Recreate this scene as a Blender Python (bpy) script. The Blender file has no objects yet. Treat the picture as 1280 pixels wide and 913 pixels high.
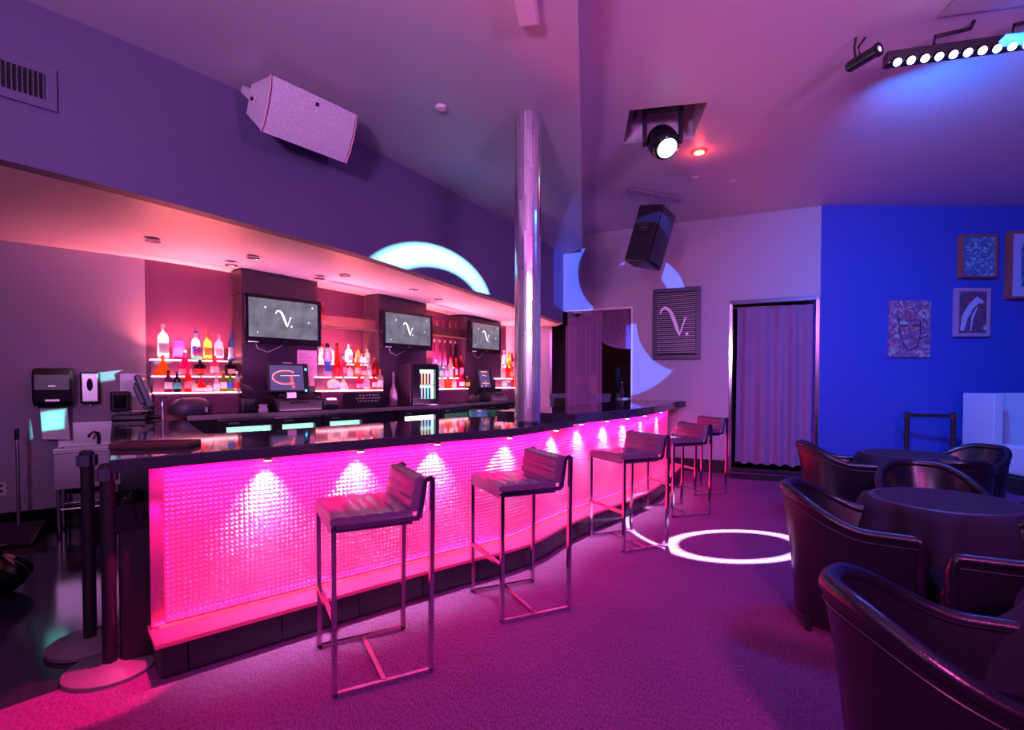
import bpy, bmesh, math, random
from mathutils import Vector, Matrix
random.seed(7)
PI = math.pi
S = bpy.context.scene
COL = S.collection

# ------------------------------------------------------------------ camera
CH, F, CX, HZ, PITCH = 1.42, 655.0, 640.0, 477.0, math.radians(1.3)
PY = HZ + F * math.tan(PITCH)
cd = bpy.data.cameras.new('camera'); cam = bpy.data.objects.new('camera', cd); COL.objects.link(cam)
cam.location = (0, 0, CH); cam.rotation_euler = (PI / 2 - PITCH, 0, 0)
cd.sensor_width = 36; cd.lens = F / 1280 * 36; cd.shift_y = (PY - 456.5) / 1280; cd.clip_start = 0.02
S.camera = cam
S.view_settings.view_transform = 'Standard'; S.view_settings.look = 'None'
S.view_settings.exposure = 0.0; S.view_settings.gamma = 1.0; S.view_settings.use_curve_mapping = False
try:
    S.cycles.use_denoising = True
    S.cycles.max_bounces = 6; S.cycles.diffuse_bounces = 3; S.cycles.glossy_bounces = 3
    S.cycles.transmission_bounces = 5; S.cycles.sample_clamp_indirect = 4.0
    S.cycles.caustics_reflective = False; S.cycles.caustics_refractive = False
except Exception: pass
# ------------------------------------------------------------------ world
w = bpy.data.worlds.new('world'); S.world = w; w.use_nodes = True
w.node_tree.nodes['Background'].inputs[0].default_value = (0.12, 0.04, 0.2, 1)
w.node_tree.nodes['Background'].inputs[1].default_value = 0.05

def ray(px, py):
    u = (px - CX) / F; v = -(py - PY) / F; c, s = math.cos(PITCH), math.sin(PITCH)
    return Vector((u, c + v * s, -s + v * c))
def G(px, py, h=0.0):
    """where the line of sight of a pixel meets the level plane z = h"""
    d = ray(px, py); t = (h - CH) / d.z
    return Vector((0, 0, CH)) + d * t
def D(px, py, y):
    d = ray(px, py); return Vector((0, 0, CH)) + d * (y / d.y)
def V2(px, py, A, B):
    """where it meets the vertical plane through A, B (plan points)"""
    d = ray(px, py); ax, ay = A[0], A[1]; bx, by = B[0] - ax, B[1] - ay
    t = (ax * by - ay * bx) / (d.x * by - d.y * bx)
    return Vector((0, 0, CH)) + d * t

# ------------------------------------------------------------------ lamps, with added fill
def lamp(kind, name, loc, target=None, power=10, color=(1, 1, 1), **kw):
    l = bpy.data.lights.new(name, kind); l.energy = power; l.color = color
    for k, v in kw.items(): setattr(l, k, v)
    o = bpy.data.objects.new(name, l); COL.objects.link(o); o.location = loc
    if target is not None:
        o.rotation_euler = (Vector(target) - Vector(loc)).to_track_quat('-Z', 'Y').to_euler()
    return o
MAG = (1.0, 0.16, 0.72); VIO = (0.55, 0.24, 1.0); BLU = (0.03, 0.10, 1.0); LIL = (0.85, 0.35, 1.0)
# added unseen fill lights behind and beside the camera
FILL = [((-1.2, -1.0, 2.3), (-0.9, 1.9, 3.63), 92, (0.78, 0.34, 0.90)),
        ((2.6, -0.6, 2.5), (2.2, 2.6, 3.93), 60, (0.80, 0.22, 0.92)),
        ((0.6, -1.8, 3.2), (0.7, 4.2, 0.0), 29, (1.0, 0.10, 0.62)),
        ((2.9, 0.2, 3.3), (1.6, 8.6, 1.6), 20, (0.72, 0.26, 0.85))]
for i, (p, t, e, c) in enumerate(FILL):
    p = Vector(p) + (Vector(t) - Vector(p)).normalized() * 0.04
    lamp('AREA', 'fill_light', p, t, e, c, shape='DISK', size=0.5, spread=math.radians(130) if i < 2 else math.radians(70))

# ------------------------------------------------------------------ materials
MATS = {}
def mat(name, col=(0.5, 0.5, 0.5), rough=0.5, metal=0.0, emit=None, es=0.0, spec=0.5, trans=0.0, coat=0.0, noise=None, bump=None, alpha=1.0):
    if name in MATS: return MATS[name]
    m = bpy.data.materials.new(name); m.use_nodes = True; nt = m.node_tree; b = nt.nodes['Principled BSDF']
    b.inputs['Base Color'].default_value = (*col, 1); b.inputs['Roughness'].default_value = rough
    b.inputs['Metallic'].default_value = metal; b.inputs['Specular IOR Level'].default_value = spec
    b.inputs['Transmission Weight'].default_value = trans; b.inputs['Coat Weight'].default_value = coat
    b.inputs['Alpha'].default_value = alpha
    if emit: b.inputs['Emission Color'].default_value = (*emit, 1); b.inputs['Emission Strength'].default_value = es
    tc = None
    def coords(scale):
        t = nt.nodes.new('ShaderNodeTexCoord'); mp = nt.nodes.new('ShaderNodeMapping')
        mp.inputs['Scale'].default_value = scale if isinstance(scale, tuple) else (scale,) * 3
        nt.links.new(t.outputs['Object'], mp.inputs['Vector']); return mp
    if noise:                                   # (scale, amount, detail)
        mp = coords(noise[0]); n = nt.nodes.new('ShaderNodeTexNoise'); n.inputs['Scale'].default_value = 1.0
        n.inputs['Detail'].default_value = noise[2]
        nt.links.new(mp.outputs[0], n.inputs['Vector'])
        r = nt.nodes.new('ShaderNodeValToRGB'); a = noise[1]
        r.color_ramp.elements[0].position = 0.3; r.color_ramp.elements[1].position = 0.7
        r.color_ramp.elements[0].color = (*[c * (1 - a) for c in col], 1)
        r.color_ramp.elements[1].color = (*[min(1, c * (1 + a)) for c in col], 1)
        nt.links.new(n.outputs['Fac'], r.inputs[0]); nt.links.new(r.outputs[0], b.inputs['Base Color'])
    if bump:                                    # (scale, strength, detail)
        mp = coords(bump[0]); n = nt.nodes.new('ShaderNodeTexNoise'); n.inputs['Scale'].default_value = 1.0
        n.inputs['Detail'].default_value = bump[2] if len(bump) > 2 else 2
        nt.links.new(mp.outputs[0], n.inputs['Vector'])
        bp = nt.nodes.new('ShaderNodeBump'); bp.inputs['Strength'].default_value = bump[1]; bp.inputs['Distance'].default_value = 0.02
        nt.links.new(n.outputs['Fac'], bp.inputs['Height']); nt.links.new(bp.outputs[0], b.inputs['Normal'])
    MATS[name] = m; return m

def glass_mat(name, col, glow=0.5):
    """bottle glass: part translucent, part see-through, glossy skin"""
    if name in MATS: return MATS[name]
    m = bpy.data.materials.new(name); m.use_nodes = True; nt = m.node_tree; nt.nodes.clear()
    out = nt.nodes.new('ShaderNodeOutputMaterial')
    tr = nt.nodes.new('ShaderNodeBsdfTranslucent'); tr.inputs[0].default_value = (*col, 1)
    tp = nt.nodes.new('ShaderNodeBsdfTransparent'); tp.inputs[0].default_value = (*[0.4 + 0.6 * c for c in col], 1)
    gl = nt.nodes.new('ShaderNodeBsdfGlossy'); gl.inputs['Roughness'].default_value = 0.12
    a = nt.nodes.new('ShaderNodeMixShader'); a.inputs[0].default_value = glow
    b = nt.nodes.new('ShaderNodeMixShader')
    lw = nt.nodes.new('ShaderNodeLayerWeight'); lw.inputs[0].default_value = 0.25
    nt.links.new(tp.outputs[0], a.inputs[1]); nt.links.new(tr.outputs[0], a.inputs[2])
    nt.links.new(lw.outputs['Fresnel'], b.inputs[0]); nt.links.new(a.outputs[0], b.inputs[1]); nt.links.new(gl.outputs[0], b.inputs[2])
    nt.links.new(b.outputs[0], out.inputs[0]); MATS[name] = m; return m

M = dict(
    paint=mat('wall_paint', (0.40, 0.36, 0.45), 0.65, bump=(40, 0.02, 3)),
    fascia=mat('fascia_paint', (0.14, 0.11, 0.24), 0.6, bump=(30, 0.02, 3)),
    ceil=mat('ceiling_paint', (0.62, 0.56, 0.64), 0.45, bump=(25, 0.02, 3)),
    soffit=mat('soffit_paint', (0.82, 0.66, 0.70), 0.38),
    back=mat('back_wall_paint', (0.36, 0.31, 0.42), 0.6),
    blue=mat('blue_paint', (0.05, 0.08, 0.50), 0.55, bump=(30, 0.02, 3)),
    wood=mat('wood_panel', (0.10, 0.03, 0.10), 0.45, noise=((3, 3, 0.4), 0.25, 3)),
    darkwall=mat('dark_wall', (0.05, 0.035, 0.06), 0.6),
    tilefloor=mat('bar_floor', (0.02, 0.018, 0.03), 0.12),
    column=mat('column_laminate', (0.055, 0.032, 0.065), 0.4),
    stone=mat('black_stone', (0.035, 0.03, 0.05), 0.06, noise=(300, 0.8, 2)),
    stone_edge=mat('black_stone_edge', (0.05, 0.045, 0.07), 0.15),
    black=mat('black_plastic', (0.015, 0.015, 0.02), 0.35),
    blackm=mat('black_matte', (0.012, 0.012, 0.016), 0.7),
    gloss=mat('black_gloss', (0.01, 0.01, 0.014), 0.08),
    tile=mat('black_tile', (0.018, 0.016, 0.03), 0.18),
    grout=mat('dark_grout', (0.05, 0.035, 0.06), 0.8),
    chrome=mat('chrome', (0.70, 0.66, 0.74), 0.14, 1.0),
    steel=mat('brushed_steel', (0.62, 0.58, 0.63), 0.32, 1.0),
    leather=mat('black_leather', (0.010, 0.009, 0.018), 0.27, bump=(90, 0.05, 2), spec=0.6),
    seatl=mat('stool_leather', (0.14, 0.055, 0.15), 0.17, bump=(150, 0.08, 3), spec=0.6),
    cloth=mat('black_cloth', (0.013, 0.009, 0.032), 0.85),
    white=mat('white_plastic', (0.75, 0.70, 0.76), 0.4),
    sofa=mat('white_vinyl', (0.72, 0.68, 0.80), 0.3, bump=(30, 0.05, 2)),
    paper=mat('paper', (0.80, 0.70, 0.80), 0.8),
    curtain=mat('curtain_fabric', (0.25, 0.14, 0.29), 0.85),
    rubber=mat('black_rubber', (0.015, 0.012, 0.018), 0.85),
    gunmetal=mat('gunmetal_frame', (0.07, 0.06, 0.11), 0.35, 0.5),
    string=mat('string', (0.40, 0.22, 0.50), 0.6),
    tvbez=mat('tv_bezel', (0.012, 0.012, 0.018), 0.12),
    mirror=mat('mirror_strip', (0.82, 0.78, 0.88), 0.2, 0.85),
)
# carpet: short directional pile
def carpet():
    m = mat('carpet', (0.30, 0.16, 0.32), 0.95, spec=0.1)
    nt = m.node_tree; b = nt.nodes['Principled BSDF']
    tc = nt.nodes.new('ShaderNodeTexCoord'); mp = nt.nodes.new('ShaderNodeMapping')
    mp.inputs['Rotation'].default_value = (0, 0, math.radians(35)); mp.inputs['Scale'].default_value = (220, 45, 1)
    n = nt.nodes.new('ShaderNodeTexNoise'); n.inputs['Scale'].default_value = 1; n.inputs['Detail'].default_value = 3
    n2 = nt.nodes.new('ShaderNodeTexNoise'); n2.inputs['Scale'].default_value = 1.2; n2.inputs['Detail'].default_value = 3
    r = nt.nodes.new('ShaderNodeValToRGB'); r.color_ramp.elements[0].position = 0.32; r.color_ramp.elements[1].position = 0.68
    r.color_ramp.elements[0].color = (0.14, 0.032, 0.12, 1); r.color_ramp.elements[1].color = (0.40, 0.125, 0.34, 1)
    mx = nt.nodes.new('ShaderNodeMixRGB'); mx.blend_type = 'MULTIPLY'; mx.inputs[0].default_value = 0.35
    L = nt.links.new
    L(tc.outputs['Object'], mp.inputs[0]); L(mp.outputs[0], n.inputs['Vector']); L(tc.outputs['Object'], n2.inputs['Vector'])
    L(n.outputs['Fac'], r.inputs[0]); L(r.outputs[0], mx.inputs[1]); L(n2.outputs['Fac'], mx.inputs[2]); L(mx.outputs[0], b.inputs['Base Color'])
    bp = nt.nodes.new('ShaderNodeBump'); bp.inputs['Strength'].default_value = 0.5; bp.inputs['Distance'].default_value = 0.01
    L(n.outputs['Fac'], bp.inputs['Height']); L(bp.outputs[0], b.inputs['Normal'])
    return m
M['carpet'] = carpet()

# ------------------------------------------------------------------ mesh builder
class MB:
    def __init__(s): s.v = []; s.f = []
    def add(s, vs, fs):
        o = len(s.v); s.v += [tuple(p) for p in vs]; s.f += [tuple(i + o for i in f) for f in fs]; return s
    def box(s, x0, x1, y0, y1, z0, z1, mtx=None):
        vs = [Vector((x, y, z)) for z in (z0, z1) for y in (y0, y1) for x in (x0, x1)]
        if mtx: vs = [mtx @ p for p in vs]
        return s.add(vs, [(0, 2, 3, 1), (4, 5, 7, 6), (0, 1, 5, 4), (2, 6, 7, 3), (0, 4, 6, 2), (1, 3, 7, 5)])
    def cbox(s, c, d, mtx=None):
        return s.box(c[0] - d[0] / 2, c[0] + d[0] / 2, c[1] - d[1] / 2, c[1] + d[1] / 2, c[2] - d[2] / 2, c[2] + d[2] / 2, mtx)
    def prism(s, poly, z0, z1):
        n = len(poly); vs = [(p[0], p[1], z0) for p in poly] + [(p[0], p[1], z1) for p in poly]
        return s.add(vs, [tuple(range(n))[::-1], tuple(range(n, 2 * n))] + [(i, (i + 1) % n, n + (i + 1) % n, n + i) for i in range(n)])
    def extr(s, poly3, vec):
        n = len(poly3); v = Vector(vec); vs = [Vector(p) for p in poly3]; vs += [p + v for p in vs]
        return s.add(vs, [tuple(range(n))[::-1], tuple(range(n, 2 * n))] + [(i, (i + 1) % n, n + (i + 1) % n, n + i) for i in range(n)])
    def tube(s, pts, r, n=8, closed=False, rot=0.0, up=(0, 0, 1)):
        pts = [Vector(p) for p in pts]; m = len(pts); rings = []
        for i, p in enumerate(pts):
            a = pts[(i - 1) % m] if (closed or i > 0) else p; b = pts[(i + 1) % m] if (closed or i < m - 1) else p
            t = (b - a).normalized(); u = Vector(up)
            if abs(t.dot(u)) > 0.97: u = Vector((1, 0, 0)) if abs(t.x) < 0.9 else Vector((0, 1, 0))
            x = t.cross(u).normalized(); y = x.cross(t).normalized()
            # mitre
            sc = 1.0
            if (closed or 0 < i < m - 1):
                t1 = (p - a).normalized(); cs = max(0.35, t1.dot(t)); sc = 1 / cs
            rr = r[i] if isinstance(r, (list, tuple)) else r
            ring = []
            for k in range(n):
                an = rot + 2 * PI * k / n; o = x * math.cos(an) * rr + y * math.sin(an) * rr
                if sc != 1.0 and n == 4:
                    bis = None
                ring.append(p + o)
            rings.append(ring)
        vs = [q for rg in rings for q in rg]; fs = []
        for i in range(m if closed else m - 1):
            j = (i + 1) % m
            for k in range(n): fs.append((i * n + k, i * n + (k + 1) % n, j * n + (k + 1) % n, j * n + k))
        if not closed: fs += [tuple(range(n))[::-1], tuple((m - 1) * n + k for k in range(n))]
        return s.add(vs, fs)
    def bar(s, a, b, w, h=None, up=(0, 0, 1)):
        """square bar from a to b"""
        a, b = Vector(a), Vector(b); h = h or w; t = (b - a).normalized(); u = Vector(up)
        if abs(t.dot(u)) > 0.95: u = Vector((0, 1, 0))
        x = t.cross(u).normalized() * w / 2; y = x.normalized().cross(t).normalized() * h / 2
        vs = [a - x - y, a + x - y, a + x + y, a - x + y, b - x - y, b + x - y, b + x + y, b - x + y]
        return s.add(vs, [(3, 2, 1, 0), (4, 5, 6, 7), (0, 1, 5, 4), (1, 2, 6, 5), (2, 3, 7, 6), (3, 0, 4, 7)])
    def lathe(s, prof, n=16, c=(0, 0, 0), sx=1.0, sy=1.0, mtx=None):
        vs = []; m = len(prof)
        for r, z in prof:
            for k in range(n):
                a = 2 * PI * k / n; p = Vector((c[0] + r * sx * math.cos(a), c[1] + r * sy * math.sin(a), c[2] + z))
                vs.append(mtx @ p if mtx else p)
        fs = [(i * n + k, i * n + (k + 1) % n, (i + 1) * n + (k + 1) % n, (i + 1) * n + k) for i in range(m - 1) for k in range(n)]
        fs += [tuple(range(n))[::-1], tuple((m - 1) * n + k for k in range(n))]
        return s.add(vs, fs)
    def grid(s, fn, nu, nv, closeu=False):
        vs = [fn(i / nu, j / nv) for j in range(nv + 1) for i in range(nu + (0 if closeu else 1))]
        w_ = nu if closeu else nu + 1
        return s.add(vs, [(j * w_ + i, j * w_ + (i + 1) % w_, (j + 1) * w_ + (i + 1) % w_, (j + 1) * w_ + i) for j in range(nv) for i in range(nu)])
    def stroke(s, pts, ws, fn, th=0.0):
        """flat ribbon of varying width in 2-D, mapped by fn(x, y)"""
        L, R = [], []
        for i, p in enumerate(pts):
            a = pts[max(0, i - 1)]; b = pts[min(len(pts) - 1, i + 1)]
            dx, dy = b[0] - a[0], b[1] - a[1]; l = math.hypot(dx, dy) or 1; nx, ny = -dy / l, dx / l
            w_ = ws[i] if isinstance(ws, (list, tuple)) else ws
            L.append((p[0] + nx * w_ / 2, p[1] + ny * w_ / 2)); R.append((p[0] - nx * w_ / 2, p[1] - ny * w_ / 2))
        n = len(pts); vs = [fn(*q) for q in L] + [fn(*q) for q in R]
        return s.add(vs, [(i, i + 1, n + i + 1, n + i) for i in range(n - 1)])
    def obj(s, name, m, parent=None, smooth=False, bevel=0.0, world=False, seg=2, angle=40):
        me = bpy.data.meshes.new(name)
        vs = s.v
        if world and parent is not None:
            inv = parent.matrix_basis.inverted(); vs = [inv @ Vector(p) for p in vs]
        me.from_pydata([tuple(p) for p in vs], [], s.f)
        bm = bmesh.new(); bm.from_mesh(me); bmesh.ops.recalc_face_normals(bm, faces=bm.faces); bm.to_mesh(me); bm.free()
        if m: me.materials.append(m if not isinstance(m, str) else M[m])
        if smooth:
            me.shade_smooth(); me.set_sharp_from_angle(angle=math.radians(angle))
        o = bpy.data.objects.new(name, me); COL.objects.link(o)
        if parent is not None: o.parent = parent
        if bevel:
            b = o.modifiers.new('bevel', 'BEVEL'); b.width = bevel; b.segments = seg; b.limit_method = 'ANGLE'; b.angle_limit = math.radians(40)
        return o
def thing(name, label, cat, loc=(0, 0, 0), rotz=0.0, group=None):
    o = bpy.data.objects.new(name, None); COL.objects.link(o); o.empty_display_size = 0.1
    o.location = loc; o.rotation_euler = (0, 0, rotz)
    o.matrix_basis = Matrix.Translation(Vector(loc)) @ Matrix.Rotation(rotz, 4, 'Z')
    o['label'] = label; o['category'] = cat
    if group: o['group'] = group
    return o
def tag(o, label, cat, group=None):
    o['label'] = label; o['category'] = cat
    if group: o['group'] = group
    return o
def struct(o, label=None):
    o['kind'] = 'structure'
    if label: o['label'] = label
    return o
def dup(o, parent=None):
    c = o.copy(); COL.objects.link(c); c.parent = parent
    for ch in list(o.children): dup(ch, c)
    return c

def crom(pts, step=0.05):
    """smooth curve through plan points, evenly resampled"""
    P = [Vector(p[:2]) for p in pts]; P = [P[0] * 2 - P[1]] + P + [P[-1] * 2 - P[-2]]; out = []
    for i in range(1, len(P) - 2):
        p0, p1, p2, p3 = P[i - 1:i + 3]
        for k in range(24):
            t = k / 24
            out.append(0.5 * ((2 * p1) + (p2 - p0) * t + (2 * p0 - 5 * p1 + 4 * p2 - p3) * t * t + (3 * p1 - p0 - 3 * p2 + p3) * t ** 3))
    out.append(P[-2]); return out
class Path:
    def __init__(s, pts):
        s.p = crom(pts); s.s = [0.0]
        for a, b in zip(s.p, s.p[1:]): s.s.append(s.s[-1] + (b - a).length)
        s.len = s.s[-1]
    def at(s, d):
        d = max(-5, min(s.len + 5, d)); i = 0
        while i < len(s.s) - 2 and s.s[i + 1] < d: i += 1
        a, b = s.p[i], s.p[i + 1]; t = (d - s.s[i]) / (s.s[i + 1] - s.s[i]); q = a.lerp(b, t) if 0 <= t <= 1 else a + (b - a) * t
        j0, j1 = max(0, i - 2), min(len(s.p) - 1, i + 3)
        return q, (s.p[j1] - s.p[j0]).normalized()
    def off(s, d, o):
        """o > 0: towards the right-hand side of the direction of travel"""
        q, t = s.at(d); return Vector((q.x + t.y * o, q.y - t.x * o))
    def ang(s, d): t = s.at(d)[1]; return math.atan2(t.y, t.x)
    def px(s, px, o=0.0):
        sl = (px - CX) / F; best = None; prev = None; n = 400
        for i in range(n + 1):
            d = s.len * i / n; q = s.off(d, o); g = q.x - sl * q.y
            if q.y > 0.05 and prev is not None and prev * g <= 0: return d
            if best is None or abs(g) < best[0]: best = (abs(g), d)
            prev = g
        return best[1]
    def ribbon(s, mb, o0, o1, z0, z1, d0=0, d1=None, n=40):
        """solid strip between two offsets and two heights (numbers or functions of d)"""
        d1 = s.len if d1 is None else d1; fz = lambda z, d: z(d) if callable(z) else z
        vs = []
        for i in range(n + 1):
            d = d0 + (d1 - d0) * i / n; a, b = s.off(d, o0), s.off(d, o1)
            vs += [(a.x, a.y, fz(z0, d)), (b.x, b.y, fz(z0, d)), (b.x, b.y, fz(z1, d)), (a.x, a.y, fz(z1, d))]
        fs = [(0, 1, 2, 3), (4 * n + 3, 4 * n + 2, 4 * n + 1, 4 * n)]
        for i in range(n):
            for k in range(4): fs.append((4 * i + k, 4 * i + (k + 1) % 4, 4 * i + 4 + (k + 1) % 4, 4 * i + 4 + k))
        return mb.add(vs, fs)

ZL, ZR = 3.63, 3.934                                      # lower and upper ceiling
BW = Path([(-6.2, 3.9), (-4.72, 4.84), (-3.82, 5.47), (-3.2, 6.05), (-2.96, 6.27), (-1.80, 7.67), (-0.78, 9.34), (-0.116, 10.15)])
FA = Path([(-6.2, -0.9), (-4.5, 1.1), (-2.863, 3.035), (-2.464, 3.508), (-2.05, 4.055), (-1.37, 4.986), (-0.407, 6.67), (0.034, 7.417), (0.50, 8.35), (0.885, 9.10)])
PF = Path([(-1.663, 2.447), (-0.43, 3.52), (-0.07, 3.80), (0.19, 4.07), (0.455, 4.50), (0.743, 4.89), (1.464, 5.79), (1.99, 6.69), (2.50, 7.72)])
GWA, GWB = G(703, 296.3, ZR), G(1027, 257, ZR)            # pale wall with the two openings
BLB = G(1280, 258, ZR)                                    # blue wall runs GWB -> BLB and on
gd = (GWB - GWA).to_2d().normalized(); ga = math.atan2(gd.y, gd.x)
bd = (BLB - GWB).to_2d().normalized(); ba = math.atan2(bd.y, bd.x)
XR, YB, XL = 8.4, -3.6, -6.2
def z_soff_front(d):                                      # underside of the soffit along the fascia
    y = FA.at(d)[0].y; t = max(0, min(1, (y - 3.0) / 6.1)); return 2.68 - 0.25 * t
def z_soff_back(d):
    y = BW.at(d)[0].y; t = max(0, min(1, (y - 4.84) / 5.3)); return 2.72 - 0.23 * t

# ================================================================== STRUCTURE
# floors: carpet on the guests' side, dark gloss behind the bar
e0, e1 = G(0, 888), G(74, 862); ed = (e1 - e0).normalized()
f_a = e0 - ed * 3.2; bar_in = PF.off(0.25, -0.4)
mb = MB(); pts = [(XL, YB), (XR, YB), (XR, 8.0), (4.6, 8.0), (2.2, 9.3), (2.45, 7.7)]
pts += [tuple(PF.off(PF.len * t, -0.3)) for t in (0.93, 0.8, 0.65, 0.5, 0.35, 0.2, 0.05)]
pts += [tuple((e0 + ed * 1.55).to_2d()), (f_a.x, f_a.y), (XL, f_a.y - 0.2)]
fl = mb.prism(pts, -0.06, 0.0).obj('floor', 'carpet'); struct(fl, 'purple carpet with short brushed pile')
mb = MB(); mb.prism([(XL, YB), (XR, YB), (XR, 13), (XL, 13)], -0.12, -0.06)
struct(mb.obj('floor_slab', 'darkwall'))
mb = MB(); mb.prism([(XL, f_a.y - 0.2), (f_a.x, f_a.y), tuple((e0 + ed * 1.55).to_2d())] + [tuple(PF.off(PF.len * t, -0.3)) for t in (0.05, 0.2, 0.35, 0.5, 0.65, 0.8, 0.93)] + [(2.45, 7.7), (2.2, 9.3), (2.3, 13), (XL, 13)], -0.06, -0.004)
struct(mb.obj('floor_bar', 'tilefloor'), 'dark glossy floor behind the bar')

# ceilings
s0, s1 = G(722, 0, ZL), G(728, 303, ZL); sd = (s1 - s0).normalized()
sa = s0 - sd * ((s0.y - YB) / sd.y); sb = s1 + sd * 0.35
mb = MB(); mb.prism([(XL, YB), (sa.x, sa.y), (sb.x, sb.y), (0.88, 9.3), (XL, 9.3)], ZL, ZR - 0.002)
struct(mb.obj('ceiling_low', 'ceil'), 'lower plaster ceiling over the bar side')
hole = [G(787, 138, ZR), G(885, 128, ZR), G(866, 172.7, ZR), G(779, 180, ZR)]       # near-l, near-r, far-r, far-l
outer = [(XL, YB), (XR, YB), (XR, 9.6), (XL, 9.6)]
mb = MB(); vs = [(x, y, ZR) for x, y in outer] + [tuple(h) for h in hole]
vs += [(h.x, h.y, ZR + 0.4) for h in hole]
mb.add(vs, [(0, 1, 5, 4), (1, 2, 6, 5), (2, 3, 7, 6), (3, 0, 4, 7), (4, 5, 9, 8), (5, 6, 10, 9), (6, 7, 11, 10), (7, 4, 8, 11), (8, 9, 10, 11)])
struct(mb.obj('ceiling', 'ceil'), 'high plaster ceiling with a square light recess')

# upper fascia wall and soffit
mb = MB(); FA.ribbon(mb, 0.0, -0.12, z_soff_front, ZL + 0.02, n=80)
struct(mb.obj('wall_fascia', 'fascia', smooth=True), 'violet upper wall above the bar soffit')
mb = MB(); n = 80; vs = []
for i in range(n + 1):
    a = FA.off(FA.len * i / n, -0.02); zf = z_soff_front(FA.len * i / n)
    b = BW.off(BW.len * i / n, -0.02); zb = z_soff_back(BW.len * i / n)
    vs += [(a.x, a.y, zf), (b.x, b.y, zb)]
vs += [(0.885, 9.1, 2.43), (0.85, 10.25, 2.49)]
mb.add(vs, [(2 * i, 2 * i + 2, 2 * i + 3, 2 * i + 1) for i in range(n)] + [(2 * n, 2 * n + 2, 2 * n + 3, 2 * n + 1)])
struct(mb.obj('ceiling_soffit', 'soffit', smooth=True), 'underside of the soffit washed in pink light')

# back wall, plain plaster then wood panels
dp = BW.px(183)
mb = MB(); BW.ribbon(mb, 0, -0.1, 0, 2.8, 0, dp, n=24); struct(mb.obj('wall_back', 'back', smooth=True), 'grey violet plaster wall with towel dispenser')
mb = MB(); BW.ribbon(mb, 0, -0.1, 0, 2.8, dp, BW.len, n=50); struct(mb.obj('wall_back_panel', 'wood', smooth=True), 'dark reddish wood panelling behind the bottles')
mb = MB(); BW.ribbon(mb, 0.015, 0.0, 0, 0.2, 0, dp, n=24); struct(mb.obj('baseboard_back', 'gloss', smooth=True))
# end wall of the bar with its metal corner strip
ew0, ew1 = Vector((-0.13, 10.15)), D(687, 450, 10.2)
mb = MB(); mb.prism([(-0.2, 10.15), (ew1.x, 10.2), (ew1.x, 10.32), (-0.2, 10.3)], 0, 2.55)
struct(mb.obj('wall_end', 'soffit'), 'pink lit end wall of the bar')
mb = MB(); mb.cbox((ew1.x + 0.02, 10.22, 1.6), (0.045, 0.09, 1.85)); struct(mb.obj('trim_1', 'chrome'))

# pale wall with two openings
def gw(px, py=400): return V2(px, py, GWA, GWB)
def gs(p): return (Vector(p[:2]) - GWA.to_2d()).dot(gd)
o1a, o1b = -0.6, gs(gw(790)); o2a, o2b = gs(gw(912, 480)), gs(gw(1022, 480)); gl = (GWB - GWA).to_2d().length
HD = 2.64
def gwm(x0, x1, z0, z1, y0=0.0, y1=0.16): return (x0, x1, y0, y1, z0, z1)
T = Matrix.Translation((GWA.x, GWA.y, 0)) @ Matrix.Rotation(ga, 4, 'Z')
mb = MB()
for x0, x1, z0, z1 in ((0.0, o1b, HD, ZR), (o1b, o2a, 0, ZR), (o2a, o2b, HD, ZR), (o2b, gl, 0, ZR)):
    mb.box(x0, x1, 0, 0.16, z0, z1, T)
struct(mb.obj('wall_far', 'paint'), 'pale wall with a framed sign and a curtained doorway')
mb = MB(); mb.box(o1b + 0.02, o2a - 0.02, -0.015, 0, 0, 0.2, T); struct(mb.obj('baseboard_far', 'blackm'))
mb = MB()
for x0, x1, z0, z1 in ((o1b - 0.012, o1b + 0.012, 0, HD), (0.05, o1b, HD - 0.012, HD + 0.012)): mb.box(x0, x1, -0.012, 0.17, z0, z1, T)
struct(mb.obj('trim_2', mat('trim_white', (0.85, 0.80, 0.88), 0.25)))
# blue wall, side and rear walls
mb = MB(); q = GWB + Vector((bd.x, bd.y, 0)) * 5
mb.prism([(GWB.x, GWB.y), (q.x, q.y), (q.x, q.y + 0.2), (GWB.x - 0.05, GWB.y + 0.2)], 0, ZR + 0.02)
struct(mb.obj('wall_blue', 'blue'), 'deep blue wall with pictures')
mb = MB(); mb.box(XR, XR + 0.1, YB, 8.5, 0, ZR); struct(mb.obj('wall_right', 'blue'))
mb = MB(); mb.box(XL, XR, YB - 0.1, YB, 0, ZR); struct(mb.obj('wall_rear', 'paint'))
mb = MB(); mb.box(XL - 0.1, XL, YB, 4.2, 0, ZR); struct(mb.obj('wall_left', 'back'))
# dim passage behind the opening
mb = MB(); mb.box(-0.6, 5.2, 13.0, 13.1, 0, 3.2); mb.box(-0.7, -0.6, 10.3, 13.1, 0, 3.2); mb.box(5.2, 5.3, 7.8, 13.1, 0, 3.2)
mb.add([(0.9, 9.35, 3.0), (5.3, 7.8, 3.0), (5.3, 13.1, 3.0), (0.9, 13.1, 3.0)], [(0, 1, 2, 3)])
mb.add([(-0.7, 10.3, 3.0), (0.9, 10.3, 3.0), (0.9, 13.1, 3.0), (-0.7, 13.1, 3.0)], [(0, 1, 2, 3)])
struct(mb.obj('wall_passage', 'darkwall'), 'dim passage beyond the opening')

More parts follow.
